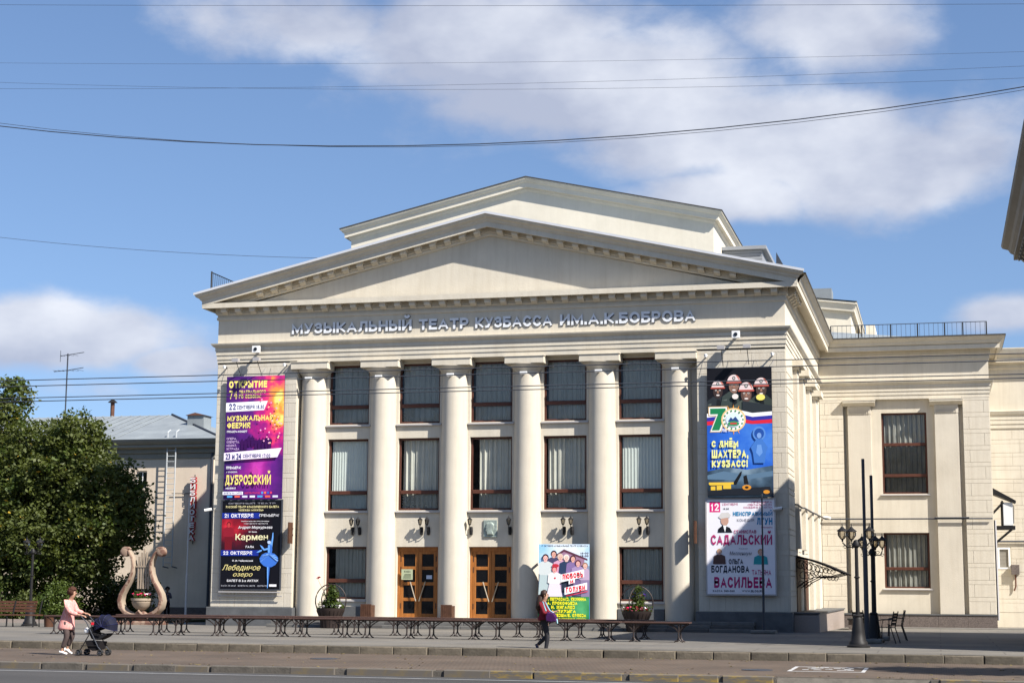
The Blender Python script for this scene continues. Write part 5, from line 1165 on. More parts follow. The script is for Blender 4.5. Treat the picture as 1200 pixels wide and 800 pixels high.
def right_block():
    t = thing('rear_building', 'set back cream building at the far right, behind the wing', 'building'); Y = 82.0
    w = MB(); wall_holes(w, 2.47, 16, .0, 12.2, Y, .2, [(2.72, 3.28, 2.70, 3.70)]); w.build('wall', M['cream'], t)
    b = MB(); b.box(2.6, 3.4, Y+.2, Y+.3, 2.6, 3.8); b.build('inner_wall', M['interior'], t)
    f = MB(); f.box(2.72, 2.80, Y-.02, Y+.1, 2.70, 3.70); f.box(3.20, 3.28, Y-.02, Y+.1, 2.70, 3.70); f.box(2.80, 3.20, Y-.02, Y+.1, 2.70, 2.78); f.box(2.80, 3.20, Y-.02, Y+.1, 3.62, 3.70); fr = f.build('window_frame', M['white'], t)
    bm_ = MB(); bm_.box(2.80, 3.20, Y+.04, Y+.06, 0, .055); bm_ = bm_.mesh('blind_slat', M['peachdark'])
    for i in range(13): o = link('blind_slat', bm_, fr); o.location = (0, 0, 2.79+i*.064)
    m = MB(); sweep([(2.5, Y), (16, Y)], [(0, 9.3), (.05, 9.3), (.05, 9.5), (.08, 9.5), (.08, 9.7), (.1, 9.7), (.1, 9.9), (.16, 9.95), (.22, 10.1), (0, 10.15)], m); m.build('architrave', M['cream'], t)
    m = MB(); sweep([(2.5, Y), (16, Y)], [(0, 12.1), (.1, 12.15), (.1, 12.35), (.45, 12.4), (.45, 12.6), (.6, 12.75), (.7, 13.0), (.7, 13.05), (-.3, 13.1)], m); m.build('cornice', M['cream'], t)
    for i in range(14):
        for (z, h) in ((.7+i*.62, .43), (.7+i*.62+.43, .18)):
            if z+h > 9.2: continue
            for k, (a, c) in enumerate(((2.5, 3.9), (3.9, 5.4), (5.4, 6.9))):
                if z+h > 2.6 and z < 3.8 and k == 0: a = 3.32
                d = .35 if i % 2 else 0
                b = MB(); b.bbox(max(2.5, a-d)+.006 if k else a+.006, c-d-.006, Y-.012, Y+.01, z+.006, z+h-.006, .005); b.build('block', M['block'], t)
    m = MB(); m.tube([(2.45+.06, 77.5, .4), (2.45+.06, 77.5, 4.8)], .06, 6); tag(m.build('downpipe', M['sill']), 'pale grey downpipe on the right corner of the wing', 'downpipe')
    m = MB(); m.tube([(2.55, 81.9, 3.98), (10, 81.9, 3.98)], .04, 5); tag(m.build('cable', M['irongrey']), 'short dark cable along the set back wall above the louvred window', 'cable')
    # air conditioner in a bracket cage
    a = thing('air_conditioner', 'white air conditioner in a black bracket frame jutting from the right corner of the wing', 'air conditioner')
    b = MB(); b.box(2.90, 3.32, 78.3, 79.3, 4.60, 5.62); b.build('casing', M['white'], a)
    b = MB(); b.box(3.325, 3.36, 78.35, 79.25, 4.7, 5.5); b.build('fan_grille', M['iron'], a)
    b = MB(); b.prism([(2.46, 6.28), (3.46, 5.70), (3.46, 5.60), (2.46, 6.02)], 'y', 78.2, 79.4); b.build('rain_roof', M['iron'], a)
    b = MB(); b.box(2.46, 3.40, 78.25, 79.35, 4.42, 4.58); b.build('shelf', M['iron'], a)
    for y in (78.3, 79.3):
        b = MB(); b.tube([(2.46, y, 5.15), (2.92, y, 5.64)], .05, 5); b.tube([(2.46, y, 3.75), (3.25, y, 4.42)], .055, 5); b.tube([(2.87, y, 4.5), (2.87, y, 5.7)], .04, 4); b.build('bracket', M['iron'], a)
    m = thing('meter_box', 'small grey brown floodlight box on the wall at the far right', 'box'); b = MB(); b.box(3.3, 3.66, 81.75, 81.98, 2.45, 2.9); b.build('box', M['granite_brown'], m); b = MB(); b.tube([(3.48, 81.88, 2.45), (3.48, 81.88, 1.9), (3.4, 81.9, 1.7)], .04, 5); b.build('bracket', M['rust'], m)
right_block()

# ================================================================ TREES
def leaf_cloud(lobes, n, size, seed, clump=.45, per=26, flat=.7, gap=.0):
    rs = np.random.RandomState(seed); lobes = np.array(lobes, float)
    vol = (lobes[:, 3]**2); pr = vol/vol.sum(); nc = n//per
    idx = rs.choice(len(lobes), nc, p=pr); d = rs.normal(size=(nc, 3)); d /= np.linalg.norm(d, axis=1)[:, None]
    rad = rs.uniform(.35, 1.0, nc)**.45*(1+.10*rs.normal(size=nc))
    c = lobes[idx, :3]+d*(lobes[idx, 3]*rad)[:, None]*np.array([1, 1, .92])
    cl = np.repeat(c, per, 0); m = len(cl)
    p = cl+rs.normal(size=(m, 3))*clump*np.array([.5, .5, .34])
    nrm = rs.normal(size=(m, 3)); nrm[:, 2] = np.abs(nrm[:, 2])+.35; nrm /= np.linalg.norm(nrm, axis=1)[:, None]
    a = np.cross(nrm, rs.normal(size=(m, 3))); a /= np.linalg.norm(a, axis=1)[:, None]; b = np.cross(nrm, a)
    s = size*rs.uniform(.6, 1.25, m)[:, None]
    v = np.stack([p-a*s*.55, p+b*s*.38-nrm*s*.08, p+a*s*.6, p-b*s*.38-nrm*s*.08], 1).reshape(-1, 3)
    f = np.arange(4*m).reshape(-1, 4)
    return v, f, cl
def leaf_mesh(name, v, f, mats, mi=None):
    me = bpy.data.meshes.new(name); me.vertices.add(len(v)); me.vertices.foreach_set('co', v.astype(np.float32).ravel())
    me.loops.add(f.size); me.loops.foreach_set('vertex_index', f.astype(np.int32).ravel())
    me.polygons.add(len(f)); me.polygons.foreach_set('loop_start', np.arange(0, f.size, 4, dtype=np.int32)); me.polygons.foreach_set('loop_total', np.full(len(f), 4, dtype=np.int32))
    for m in mats: me.materials.append(m)
    if mi is not None: me.polygons.foreach_set('material_index', mi.astype(np.int32))
    me.update(); me.validate(); return me
def tree(label, base, trunk, lobes, n, size=.15, seed=1, yellow=.004, mats=None, per=26, clump=.45):
    t = thing('linden_tree', label, 'tree', None)
    m = MB(); bx, by, bz = base; top = (bx+.1, by, bz+trunk)
    m.tube([(bx, by, bz-.1), (bx+.03, by, bz+trunk*.5), top], [.26, .19, .15], 8)
    r = random.Random(seed)
    for l in lobes:
        mid = ((top[0]+l[0])/2+r.uniform(-.3, .3), (top[1]+l[1])/2, (top[2]+l[2])/2+.3)
        m.tube([top, mid, (l[0], l[1], l[2])], [.12, .07, .03], 5)
        for k in range(4):
            e = (l[0]+r.uniform(-1, 1)*l[3]*.8, l[1]+r.uniform(-1, 1)*l[3]*.8, l[2]+r.uniform(-.4, 1)*l[3]*.8); m.tube([mid, e], [.04, .012], 4)
    m.build('trunk', M['bark'], t, smooth=True)
    v, f, cl = leaf_cloud(lobes, n, size, seed, clump, per)
    rs = np.random.RandomState(seed+9); mi = (rs.rand(len(f)) < yellow).astype(int)*2
    br = rs.rand((len(f)+per-1)//per); mi = np.where((mi == 0) & (np.repeat(br, per)[:len(f)] < .12), 1, mi)
    link('crown', leaf_mesh('crown', v, f, mats or [M['leaf'], M['leaf2'], M['leafyellow']], mi), t)
    return t
tree('big dark linden tree left of the lyre, the nearer of the two by the theatre', (-36.1, 65, .15), 2.3,
     [(-36.2, 65, 6.6, 2.0), (-35.7, 64.5, 7.8, 1.3), (-34.4, 64.6, 5.5, 1.8), (-33.5, 64.2, 4.2, 1.5), (-34.8, 64, 3.4, 1.6), (-37.8, 65, 5.2, 1.9), (-36.6, 64, 3.6, 1.7), (-33.4, 64.5, 5.1, 1.0), (-37.2, 66, 7.0, 1.5), (-36.8, 64.2, 2.2, 1.2), (-38.4, 64, 2.6, 1.4), (-34.6, 64, 2.5, 1.0), (-38.2, 65.4, 7.6, 1.3)], 60000, .165, 3, .006, clump=.36)
tree('taller linden tree cut by the left edge of the picture', (-41.2, 66, .15), 2.6,
     [(-41.0, 66, 6.5, 2.2), (-40.8, 66, 8.6, 1.7), (-40.2, 66.3, 10.0, 1.1), (-39.0, 65.5, 6.4, 1.6), (-39.3, 65, 4.2, 1.9), (-43.0, 66, 7.0, 2.2), (-42, 66, 4.3, 2.2), (-38.6, 65.5, 3.0, 1.4), (-40.6, 65, 2.2, 1.5)], 42000, .165, 5, .006, clump=.36)
tree('linden tree standing in the second row behind, by the peach wall', (-44.8, 74, .1), 2.6,
     [(-44.8, 74, 5.8, 2.3), (-43.2, 74, 4.5, 1.9), (-46.5, 74, 7, 2.3), (-41.6, 73.5, 3.8, 1.5), (-48.5, 74, 5.0, 2.3)], 22000, .17, 8, .003)
# shrubs along the wall
def shrub(label, x, y, z, r_, n, seed, mats):
    t = thing('shrub', label, 'shrub'); rs = random.Random(seed)
    m = MB()
    for k in range(7): m.tube([(x+rs.uniform(-.15, .15), y, z), (x+rs.uniform(-.6, .6)*r_, y+rs.uniform(-.4, .4), z+r_*rs.uniform(.8, 1.5))], [.03, .01], 4)
    m.build('stem', M['bark'], t)
    v, f, cl = leaf_cloud([(x, y, z+r_*.75, r_*.8), (x-.35*r_, y, z+r_*.5, r_*.6), (x+.35*r_, y, z+r_*.55, r_*.6), (x, y, z+r_*1.3, r_*.45)], n, .10, seed, .3)
    link('foliage', leaf_mesh('foliage', v, f, mats), t)
shrub('round green bush at the foot of the linden, behind the stroller', -34.5, 61.5, .2, .95, 5000, 11, [M['leaf2']])
shrub('low shrub with pale leaves left of the round bush', -36.6, 62.5, .2, .7, 2500, 12, [M['leaf']])
shrub('sparse light green shrub behind the slatted bench', -38.2, 63, .2, 1.0, 1800, 13, [M['leaf2']])
shrub('dark shrub under the linden at the peach wall', -36.0, 70, .1, 1.2, 4000, 14, [M['leaf']])
b = MB()
hd = thing('hedge', 'dark hedge added to stand for the shade under the lindens', 'hedge')  # leaf mass added to make the space beneath the crowns dark
v, f, _ = leaf_cloud([(x_, 69+.3*(i_ % 2), .9+.25*(i_ % 3), 1.0) for i_, x_ in enumerate(np.arange(-48, -34.9, 1.0))], 16000, .15, 40, .35); link('foliage', leaf_mesh('foliage', v, f, [M['leaf']]), hd)
b.tube([(-48, 69, .4), (-35, 69, .4)], .05, 4); b.build('stem', M['bark'], hd)
# tree out of the frame on the right: only its dappled shade falls on the bricks
tree('street linden just outside the frame on the right, shading the brick pavement', (6.2, 34.5, 0), 3.2, [(5.4, 34.6, 5.2, 1.3), (6.6, 34.2, 6.4, 1.5), (4.6, 35.6, 4.6, .8), (7.6, 35, 5.4, 1.4)], 9000, .17, 21, .0)
# planting bed edge, path behind the lyre
b = MB(); b.box(-60, -31.5, 60.6, 81, .05, .215); struct(b.build('planting_bed', mat('bed_soil', (.055, .05, .03), .95, var=.4, vscale=2, col2=(.04, .06, .015))))
b = MB(); b.box(-60, -31.4, 60.3, 60.59, .05, .33); struct(b.build('bed_kerb', M['granite_pink']))

# ================================================================ STREET FURNITURE
def benches():
    t = thing('bench', '', 'bench', 'low backless benches set in two rows along the plaza')
    for k in range(4):
        b = MB(); b.bbox(-.96, .96, -.25+k*.128, -.25+k*.128+.112, .525, .565, .006); b.build('board', M['benchwood'], t)
    for sx in (-1, 1):
        for sy in (-1, 1):
            x = sx*.645; y = sy*.19
            l = MB(); l.tube([(x, y, .525), (x+.01, y, .4), (x, y, .26), (x, y, .16)], [.026, .022, .022, .024], 6)
            for d in (-1, 1):
                l.tube([(x, y, .17), (x+d*.02, y, .10), (x+d*.06, y, .04), (x+d*.13, y, .008)], [.02, .02, .02, .018], 5)
                l.tube([(x, y, .27), (x+d*.07, y, .37), (x+d*.2, y, .46), (x+d*.30, y, .50), (x+d*.32, y, .525)] if d == -sx else [(x, y, .27), (x+d*.05, y, .35), (x+d*.13, y, .44), (x+d*.25, y, .50)], .016, 5)
            l.build('leg', M['benchiron'], t)
    for sy in (-1, 1):
        b = MB(); b.tube([(-.9, sy*.19, .515), (.9, sy*.19, .515)], .014, 5); b.build('stretcher', M['benchiron'], t)
    near = [-25.65+1.98*i for i in range(10)]; far = [-24.9+1.93*i for i in range(9)]
    marks = ['behind the woman with the stroller', 'behind the hood of the stroller', 'in front of the lyre', 'beside the pale pole', 'under the left end of the black ballet poster', 'under the right end of the black ballet poster', 'before the window with the first flower basket', 'before the ticket office door', 'before the second column pair', 'before the middle door']
    r = random.Random(4); first = True
    names = {}
    def place(px, y, rz, label):
        nonlocal first
        o = t if first else copy_tree(t); first = False
        o.location = (px, y, .2); o.rotation_euler = (0, 0, rz); o['label'] = label
        return o
    def what(x, y):
        # what stands behind it as seen from the street
        px = x/y*60
        refs = [(-31.8, 'the slatted bench and lamp post'), (-30.3, 'the lyre sculpture'), (-28.7, 'the pale pole'), (-26.2, 'the left half of the ballet poster'), (-24.6, 'the right half of the ballet poster'), (-23.2, 'the first column'), (-21.5, 'the first flower basket'), (-20.3, 'the second column'), (-18.9, 'the ticket office door'), (-17.4, 'the third column'), (-16.2, 'the middle door'), (-14.8, 'the fourth column'), (-13.2, 'the family group poster'), (-11.8, 'the fifth column'), (-10.3, 'the second flower basket'), (-8.9, 'the last column')]
        return min(refs, key=lambda q: abs(q[0]-px))[1]
    used = {}
    nx = [(-25.85+2.005*i) for i in range(10)]
    for i, x in enumerate(nx):
        y = 47.55+r.uniform(-.08, .08)-.25*max(0, (3-i))*.35; w = what(x, y)
        place(x, y, r.uniform(-.015, .015), 'low brown bench, nearer row, before '+w)
    for i in range(9):
        x = -24.95+1.96*i; y = 50.2+r.uniform(-.08, .08); w = what(x, y)
        place(x, y, r.uniform(-.015, .015), 'low brown bench, farther row, before '+w)
    # slatted bench with a back, far left
    t2 = thing('park_bench', 'red brown slatted bench with a backrest beside the left lamp post', 'bench'); y = 54.3
    for k in range(4):
        b = MB(); b.box(-33.6, -31.15, y-.22+k*.115, y-.22+k*.115+.095, .60, .64); b.build('seat_slat', M['slatwood'], t2)
    for k in range(4):
        b = MB(); b.box(-33.6, -31.5, y+.27+k*.035, y+.30+k*.035, .72+k*.105, .80+k*.105); b.build('back_slat', M['slatwood'], t2)
    for x in (-33.4, -32.35, -31.3):
        b = MB(); b.tube([(x, y-.2, .2), (x, y-.18, .6), (x, y+.2, .6), (x, y+.24, .2)], .03, 6); b.tube([(x, y+.2, .6), (x-.0, y+.38, 1.12)], .025, 5); b.build('leg', M['iron'], t2)
    o = MB(); o.lathe([(.16, 0), (.19, .4), (.2, .42), (.17, .42)], (-30.95, 54.6, .2), 10); tag(o.build('litter_bin', M['wooddark'], None, True), 'small dark litter bin at the right end of the slatted bench', 'litter bin')
    # wooden bins by the doors
    for (x, w) in ((-20.70, 'between the second column and the ticket office door'), (-17.58, 'between the first and the middle doors')):
        t3 = thing('wooden_bin', 'brown slatted wooden bin '+w, 'litter bin', None)
        for k in range(6): b = MB(); b.box(x-.21+k*.072, x-.21+k*.072+.06, 59.52, 59.56, .57, 1.06); b.build('slat', M['wooddark'], t3)
        b = MB(); b.box(x-.20, x+.21, 59.57, 59.95, .57, 1.02); b.build('body', M['wooddark'], t3)
benches()

def lantern_geo():
    g = MB(); g.lathe([(.05, 0), (.11, .09), (.115, .16), (.09, .22)], (0, 0, 0), 8)
    c = MB(); c.lathe([(0, .42), (.012, .40), (.012, .34), (.03, .32), (.05, .29), (.14, .22), (.145, .20), (.10, .215)], (0, 0, 0), 10); c.lathe([(0, -.09), (.02, -.07), (.03, -.02), (.06, 0), (.06, .012), (0, .012)], (0, 0, 0), 8)
    for k in range(6):
        a = k*math.pi/3; c.tube([(.052*math.cos(a), .052*math.sin(a), 0), (.114*math.cos(a), .114*math.sin(a), .09), (.118*math.cos(a), .118*math.sin(a), .16), (.095*math.cos(a), .095*math.sin(a), .22)], .007, 3)
    return g.mesh('lantern_glass', M['lantern']), c.mesh('lantern_cage', M['iron'])
GL, CG = lantern_geo()
def lamppost(label, x, y, z, h, arms, rr=.36):
    t = thing('lamp_post', label, 'lamp post', None, (x, y, z))
    b = MB(); b.lathe([(.30, 0), (.30, .05), (.25, .08), (.24, .14), (.20, .18), (.17, .4), (.13, .72), (.11, .78), (.13, .82), (.08, .86)], (0, 0, 0), 10); b.build('base', M['iron'], t, True)
    b = MB(); b.tube([(0, 0, .8), (0, 0, h)], [.058, .045], 10); b.lathe([(.05, 0), (.085, .03), (.05, .06)], (0, 0, h*.66), 10); b.lathe([(.05, 0), (.10, .05), (.10, .12), (.06, .2), (0, .22)], (0, 0, h-.12), 10); b.build('shaft', M['iron'], t, True)
    for a in arms:
        if a is None:
            px, py, pz = 0, 0, h+.20
        else:
            px, py, pz = rr*math.cos(a), rr*math.sin(a), h+.12
            m = MB(); u = (math.cos(a), math.sin(a))
            m.tube([(u[0]*q, u[1]*q, h+w) for q, w in ((0, .0), (.12, -.10), (.24, -.10), (rr, .02))], .018, 5)
            for (c_, e, s0) in ((.16, -.03, .06), (.30, -.10, .05)):
                m.tube([(u[0]*(c_+s0*math.cos(k*.7)*(1-k*.06)), u[1]*(c_+s0*math.cos(k*.7)*(1-k*.06)), h+e+s0*math.sin(k*.7)*(1-k*.06)) for k in range(10)], .009, 4)
            m.build('arm', M['iron'], t)
        c = link('lantern', CG, t); c.location = (px, py, pz); g = link('lantern_glass', GL, c)
    return t
lamppost('black three lantern lamp post at the kerb on the right, the nearer one', -2.10, 45.5, .2, 2.72, (math.pi*.97, math.pi*.62, -.15))
lamppost('black lantern lamp post standing behind the nearer one, beside the chairs', -1.86, 50.1, .2, 2.60, (math.pi*.9, -.2, -1.2, 1.4), .30)
lamppost('dark two lantern lamp post under the linden on the left', -32.30, 55.6, .2, 2.72, (math.pi, 0), .27)
def poles():
    for (x, y, h, w, r_) in ((-2.03, 49.3, 5.25, 'tall dark grey steel pole just behind the nearer lamp post', .045), (-1.91, 52.0, 4.95, 'dark grey steel pole between the two chairs and the wing window', .045), (-5.83, 58.0, 4.75, 'thin grey pole in front of the right side poster', .028)):
        t = thing('steel_pole', w, 'pole'); b = MB(); b.tube([(x, y, .2), (x, y, .2+h*.55)], r_*1.5, 8); b.tube([(x, y, .2+h*.55), (x, y, .2+h)], r_, 8); b.build('shaft', M['irongrey'], t)
        b = MB(); b.bbox(x-.42, x+.42, y-.35, y+.35, .2, .32, .03); b.build('concrete_foot', M['conc'], t)
poles()
def chairs():
    t = thing('metal_chair', '', 'chair', 'black metal chairs on the plaza by the wing')
    for k in range(5): b = MB(); b.box(-.2+k*.084, -.2+k*.084+.062, -.21, .21, .44, .455); b.build('seat_slat', M['iron'], t)
    for k in range(4): b = MB(); b.prism([(.20+k*.02, .52+k*.09), (.215+k*.02, .52+k*.09), (.23+k*.02, .58+k*.09), (.215+k*.02, .58+k*.09)], 'y', -.22, .22); b.v = [(p[0], p[1], p[2]) for p in b.v]; b.v = [(q[0], q[1], q[2]) for q in b.v]; b.build('back_slat', M['iron'], t)
    for s_ in (-1, 1):
        b = MB(); b.tube([(-.20, s_*.22, 0), (-.18, s_*.22, .44)], .017, 5); b.build('leg', M['iron'], t)
        b = MB(); b.tube([(.34, s_*.22, 0), (.20, s_*.22, .44), (.30, s_*.22, .90)], .017, 5); b.build('leg', M['iron'], t)
        b = MB(); b.tube([(.22, s_*.25, .66), (0, s_*.27, .67), (-.16, s_*.26, .64), (-.19, s_*.23, .45)], .016, 5); b.build('armrest', M['iron'], t)
    for i, (x, y, r_, w) in enumerate(((-1.50, 49.4, -.25, 'black slatted metal chair nearest the street beside the poles'), (-1.32, 52.4, .1, 'black slatted metal chair farther right behind the other chair'), (-2.15, 50.9, 2.4, 'black metal chair turned round behind the lamp posts'))):
        o = t if i == 0 else copy_tree(t); o.location = (x, y, .2); o.rotation_euler = (0, 0, r_); o['label'] = w
chairs()

# ================================================================ LYRE AND FLOWERS
def flowers(mb, cx, cy, cz, rx, ry, n, cols, r, size=.05):
    for i in range(n):
        a = r.uniform(0, 6.28); q = math.sqrt(r.random()); x, y, z = cx+rx*q*math.cos(a), cy+ry*q*math.sin(a), cz+r.uniform(0, .12)
        ci = r.choice(cols); s = size*r.uniform(.7, 1.2)
        for k in range(4):
            b = r.uniform(0, 6.28); mb.add([(x, y, z), (x+s*math.cos(b), y+s*math.sin(b)*.6, z+s*.6), (x+s*1.1*math.cos(b+.7), y+s*math.sin(b+.7)*.6, z+s*.7), (x+s*.9*math.cos(b+1.3), y+s*math.sin(b+1.3)*.6, z+s*.2)], [(0, 1, 2, 3)], ci)
FC = [pc('#d8205c'), pc('#f4eef0'), pc('#6a3ac0'), pc('#f07a90'), pc('#c83050')]
def lyre():
    Y = 59.6; X0 = -29.85
    t = thing('lyre_sculpture', 'tall cream and brown stone lyre with upright strings and a flower bowl', 'sculpture')
    def P(cx, cy): return (X0+(cx-238)/221, 3.12-(cy-95)/241)
    line = [(372, 118, 16), (352, 150, 20), (330, 200, 24), (320, 260, 26), (328, 330, 28), (352, 400, 30), (390, 460, 34), (420, 520, 38), (432, 580, 42), (420, 640, 44), (380, 685, 42), (320, 712, 38), (238, 722, 36)]
    m = MB()
    for side in (1, -1):
        pts = [(238+side*(x-238), y, w) for x, y, w in line]; n = len(pts)
        ring = []
        for i in range(n):
            a = pts[max(0, i-1)]; b = pts[min(n-1, i+1)]; dx, dy = b[0]-a[0], b[1]-a[1]; L_ = math.hypot(dx, dy); nx, ny = -dy/L_, dx/L_; w = pts[i][2]*.42+2
            o_ = P(pts[i][0]+nx*w, pts[i][1]+ny*w); q = P(pts[i][0]-nx*w, pts[i][1]-ny*w)
            d = .13+.05*min(1, i/8)
            c1 = P(pts[i][0]+nx*w*.55, pts[i][1]+ny*w*.55); c2 = P(pts[i][0]-nx*w*.55, pts[i][1]-ny*w*.55)
            ring += [(o_[0], Y-d, o_[1]), (c1[0], Y-d-.04, c1[1]), (c2[0], Y-d-.04, c2[1]), (q[0], Y-d, q[1]), (q[0], Y+d, q[1]), (o_[0], Y+d, o_[1])]
        f = []; mi = []
        for i in range(n-1):
            for k in range(6): f.append((i*6+k, i*6+(k+1) % 6, (i+1)*6+(k+1) % 6, (i+1)*6+k)); mi.append(0 if k in (0, 1, 2) else 1)
        b0 = len(m.v); m.v += ring; m.f += [tuple(q+b0 for q in g) for g in f]; m.m += mi
    m.build('frame', [M['lyre'], M['lyreplain']], t, True)
    for side in (1, -1):
        s = MB(); cx, cz = P(238+side*(405-238), 132)
        path = [(cx+side*(.19-.0125*k)*math.cos(2.6-k*.55)*(1), Y-.02, cz+(.19-.0125*k)*math.sin(2.6-k*.55)) for k in range(14)]
        s.tube([(p[0], Y-.10, p[2]) for p in path], [.055-.002*k for k in range(14)], 8); s.tube([(p[0], Y+.10, p[2]) for p in path], [.055-.002*k for k in range(14)], 8)
        s.lathe([(.0, -.17), (.10, -.17), (.17, -.14), (.17, .14), (.1, .17), (0, .17)], (0, 0, 0), 16); nb = 16*6
        for i in range(len(s.v)-nb, len(s.v)): v = s.v[i]; s.v[i] = (cx+v[0], Y+v[2], cz+v[1])
        s.build('scroll', M['lyre'], t, True)
    for x, ytop in ((198, 172), (222, 136), (246, 98), (270, 130), (293, 172)):
        a = P(x, ytop); b = P(x, 470); s = MB(); s.box(a[0]-.028, a[0]+.028, Y-.03, Y+.03, b[1], a[1]); s.build('string', M['lyreplain'], t)
    a = P(172, 258); b = P(304, 272); s = MB(); s.box(a[0], b[0], Y-.05, Y+.05, b[1], a[1]); s.build('crossbar', M['lyreplain'], t)
    c = P(236, 0)[0]
    s = MB(); s.lathe([(.0, .72), (.10, .73), (.22, .80), (.33, .92), (.385, 1.06), (.36, 1.08), (.37, 1.10), (.41, 1.12), (.41, 1.20), (.36, 1.20), (.34, 1.12), (0, 1.12)], (c, Y, 0), 24); s.build('flower_bowl', M['lyreplain'], t, True)
    s = MB(); s.ball((c, Y, .50), .30, 12, 0, (1.1, .5, .8)); s.tube([(c-.35, Y-.12, .42), (c-.15, Y-.2, .55), (c, Y-.22, .72), (c+.15, Y-.2, .55), (c+.35, Y-.12, .42)], .06, 6); s.build('acanthus_ornament', M['lyre'], t, True)
    s = MB(); s.bbox(c-.95, c+.95, Y-.4, Y+.4, .15, .34, .05); s.build('pedestal', M['lyre'], t)
    r = random.Random(8); f = MB(); flowers(f, c, Y, 1.26, .40, .22, 46, [0, 0, 1], r, .07); tag(f.build('flowers', FC, None, fix=False), 'crimson and white flowers heaped in the bowl of the lyre', 'flowers')
    v, fc, _ = leaf_cloud([(c, Y, 1.2, .30)], 500, .08, 33, .12); o = link('leaves', leaf_mesh('leaves', v, fc, [M['leaf2']]), bpy.data.objects['flowers'])
lyre()
def basket(label, x, y, seed, tall, many):
    t = thing('flower_basket', label, 'planter'); r = random.Random(seed); z = .2
    b = MB(); b.lathe([(.30, 0), (.34, .02), (.36, .3), (.44, .50), (.50, .62), (.52, .72), (.48, .72), (.46, .66), (0, .66)], (x, y, z), 20); b.build('tub', M['benchiron'], t, True)
    for k in range(20):
        a = k*math.pi/10; b = MB(); b.tube([(x+.35*math.cos(a), y+.35*math.sin(a), z+.02), (x+.37*math.cos(a), y+.37*math.sin(a), z+.3), (x+.51*math.cos(a), y+.51*math.sin(a), z+.64)], .012, 3); b.build('wicker_rib', M['benchiron'], t)
    for (ang, rad) in ((0.12, .57), (1.2, .50)):
        h = MB(); u = (math.cos(ang), math.sin(ang)); h.tube([(x+u[0]*rad*math.cos(q), y+u[1]*rad*math.cos(q), z+.98+rad*1.06*math.sin(q)) for q in [-.62+k*(math.pi+1.24)/24 for k in range(25)]], .022, 6); h.build('hoop', M['benchiron'], t)
    p = thing('potted_plant', 'leafy green plant growing '+('under the hoop of the left flower basket' if many == 0 else 'in the hooped basket full of petunias on the right'), 'plant')
    st = MB()
    for k in range(10): st.tube([(x+r.uniform(-.1, .1), y, z+.6), (x+r.uniform(-.3, .3), y+r.uniform(-.1, .1), z+r.uniform(1.0, tall))], [.014, .006], 4)
    if many == 0: st.tube([(x, y, z+.7), (x-.30, y, z+1.35), (x-.5, y, z+1.72)], [.014, .008, .006], 4)
    st.build('stem', M['bark'], p)
    v, f, _ = leaf_cloud([(x, y, z+.85, .28), (x+.03, y, z+1.15, .22), (x+.1, y, z+1.4, .15), (x-.2, y, z+.75, .2), (x+.22, y, z+.75, .2)], 1500, .085, seed, .14); link('foliage', leaf_mesh('foliage', v, f, [M['leaf2']]), p)
    fl = MB(); flowers(fl, x, y-.1, z+.72, .46, .3, 40 if many else 14, [1] if not many else [0, 1, 2, 3, 3, 4], r, .06)
    if not many: flowers(fl, x-.5, y, z+1.70, .04, .04, 5, [0, 4], r, .06)
    else: flowers(fl, x, y, z+1.2, .35, .2, 14, [2, 0], r, .04)
    fl.build('blossom', FC, p, fix=False)
basket('hooped dark wicker basket before the first window, holding white flowers', -21.52, 58.0, 3, 1.5, 0)
basket('hooped dark wicker basket before the last window, full of pink flowers', -10.22, 58.0, 6, 1.6, 1)

# ================================================================ PEOPLE
def skin(name, nodes, edges, mat_, parent, sub=2, root=0):
    me = bpy.data.meshes.new(name); me.from_pydata([n[0] for n in nodes], edges, []); o = link(name, me)
    sk = o.modifiers.new('skin', 'SKIN'); sk.use_smooth_shade = True; sk.branch_smoothing = .4
    for i, n in enumerate(nodes):
        r_ = n[1] if isinstance(n[1], tuple) else (n[1], n[1]); me.skin_vertices[0].data[i].radius = r_; me.skin_vertices[0].data[i].use_root = (i == root)
    ss = o.modifiers.new('sub', 'SUBSURF'); ss.levels = sub; ss.render_levels = sub
    dg = bpy.context.evaluated_depsgraph_get(); m2 = bpy.data.meshes.new_from_object(o.evaluated_get(dg)); m2.materials.clear(); m2.materials.append(mat_)
    bpy.data.objects.remove(o); bpy.data.meshes.remove(me); m2.polygons.foreach_set('use_smooth', [True]*len(m2.polygons))
    return link(name, m2, parent)
SKIN = mat('skin', (.42, .24, .16), .6, var=.1)
def head(mb, c, d=1):
    pass
def chain(pts): return [(a, b) for a, b in zip(range(len(pts)-1), range(1, len(pts)))]
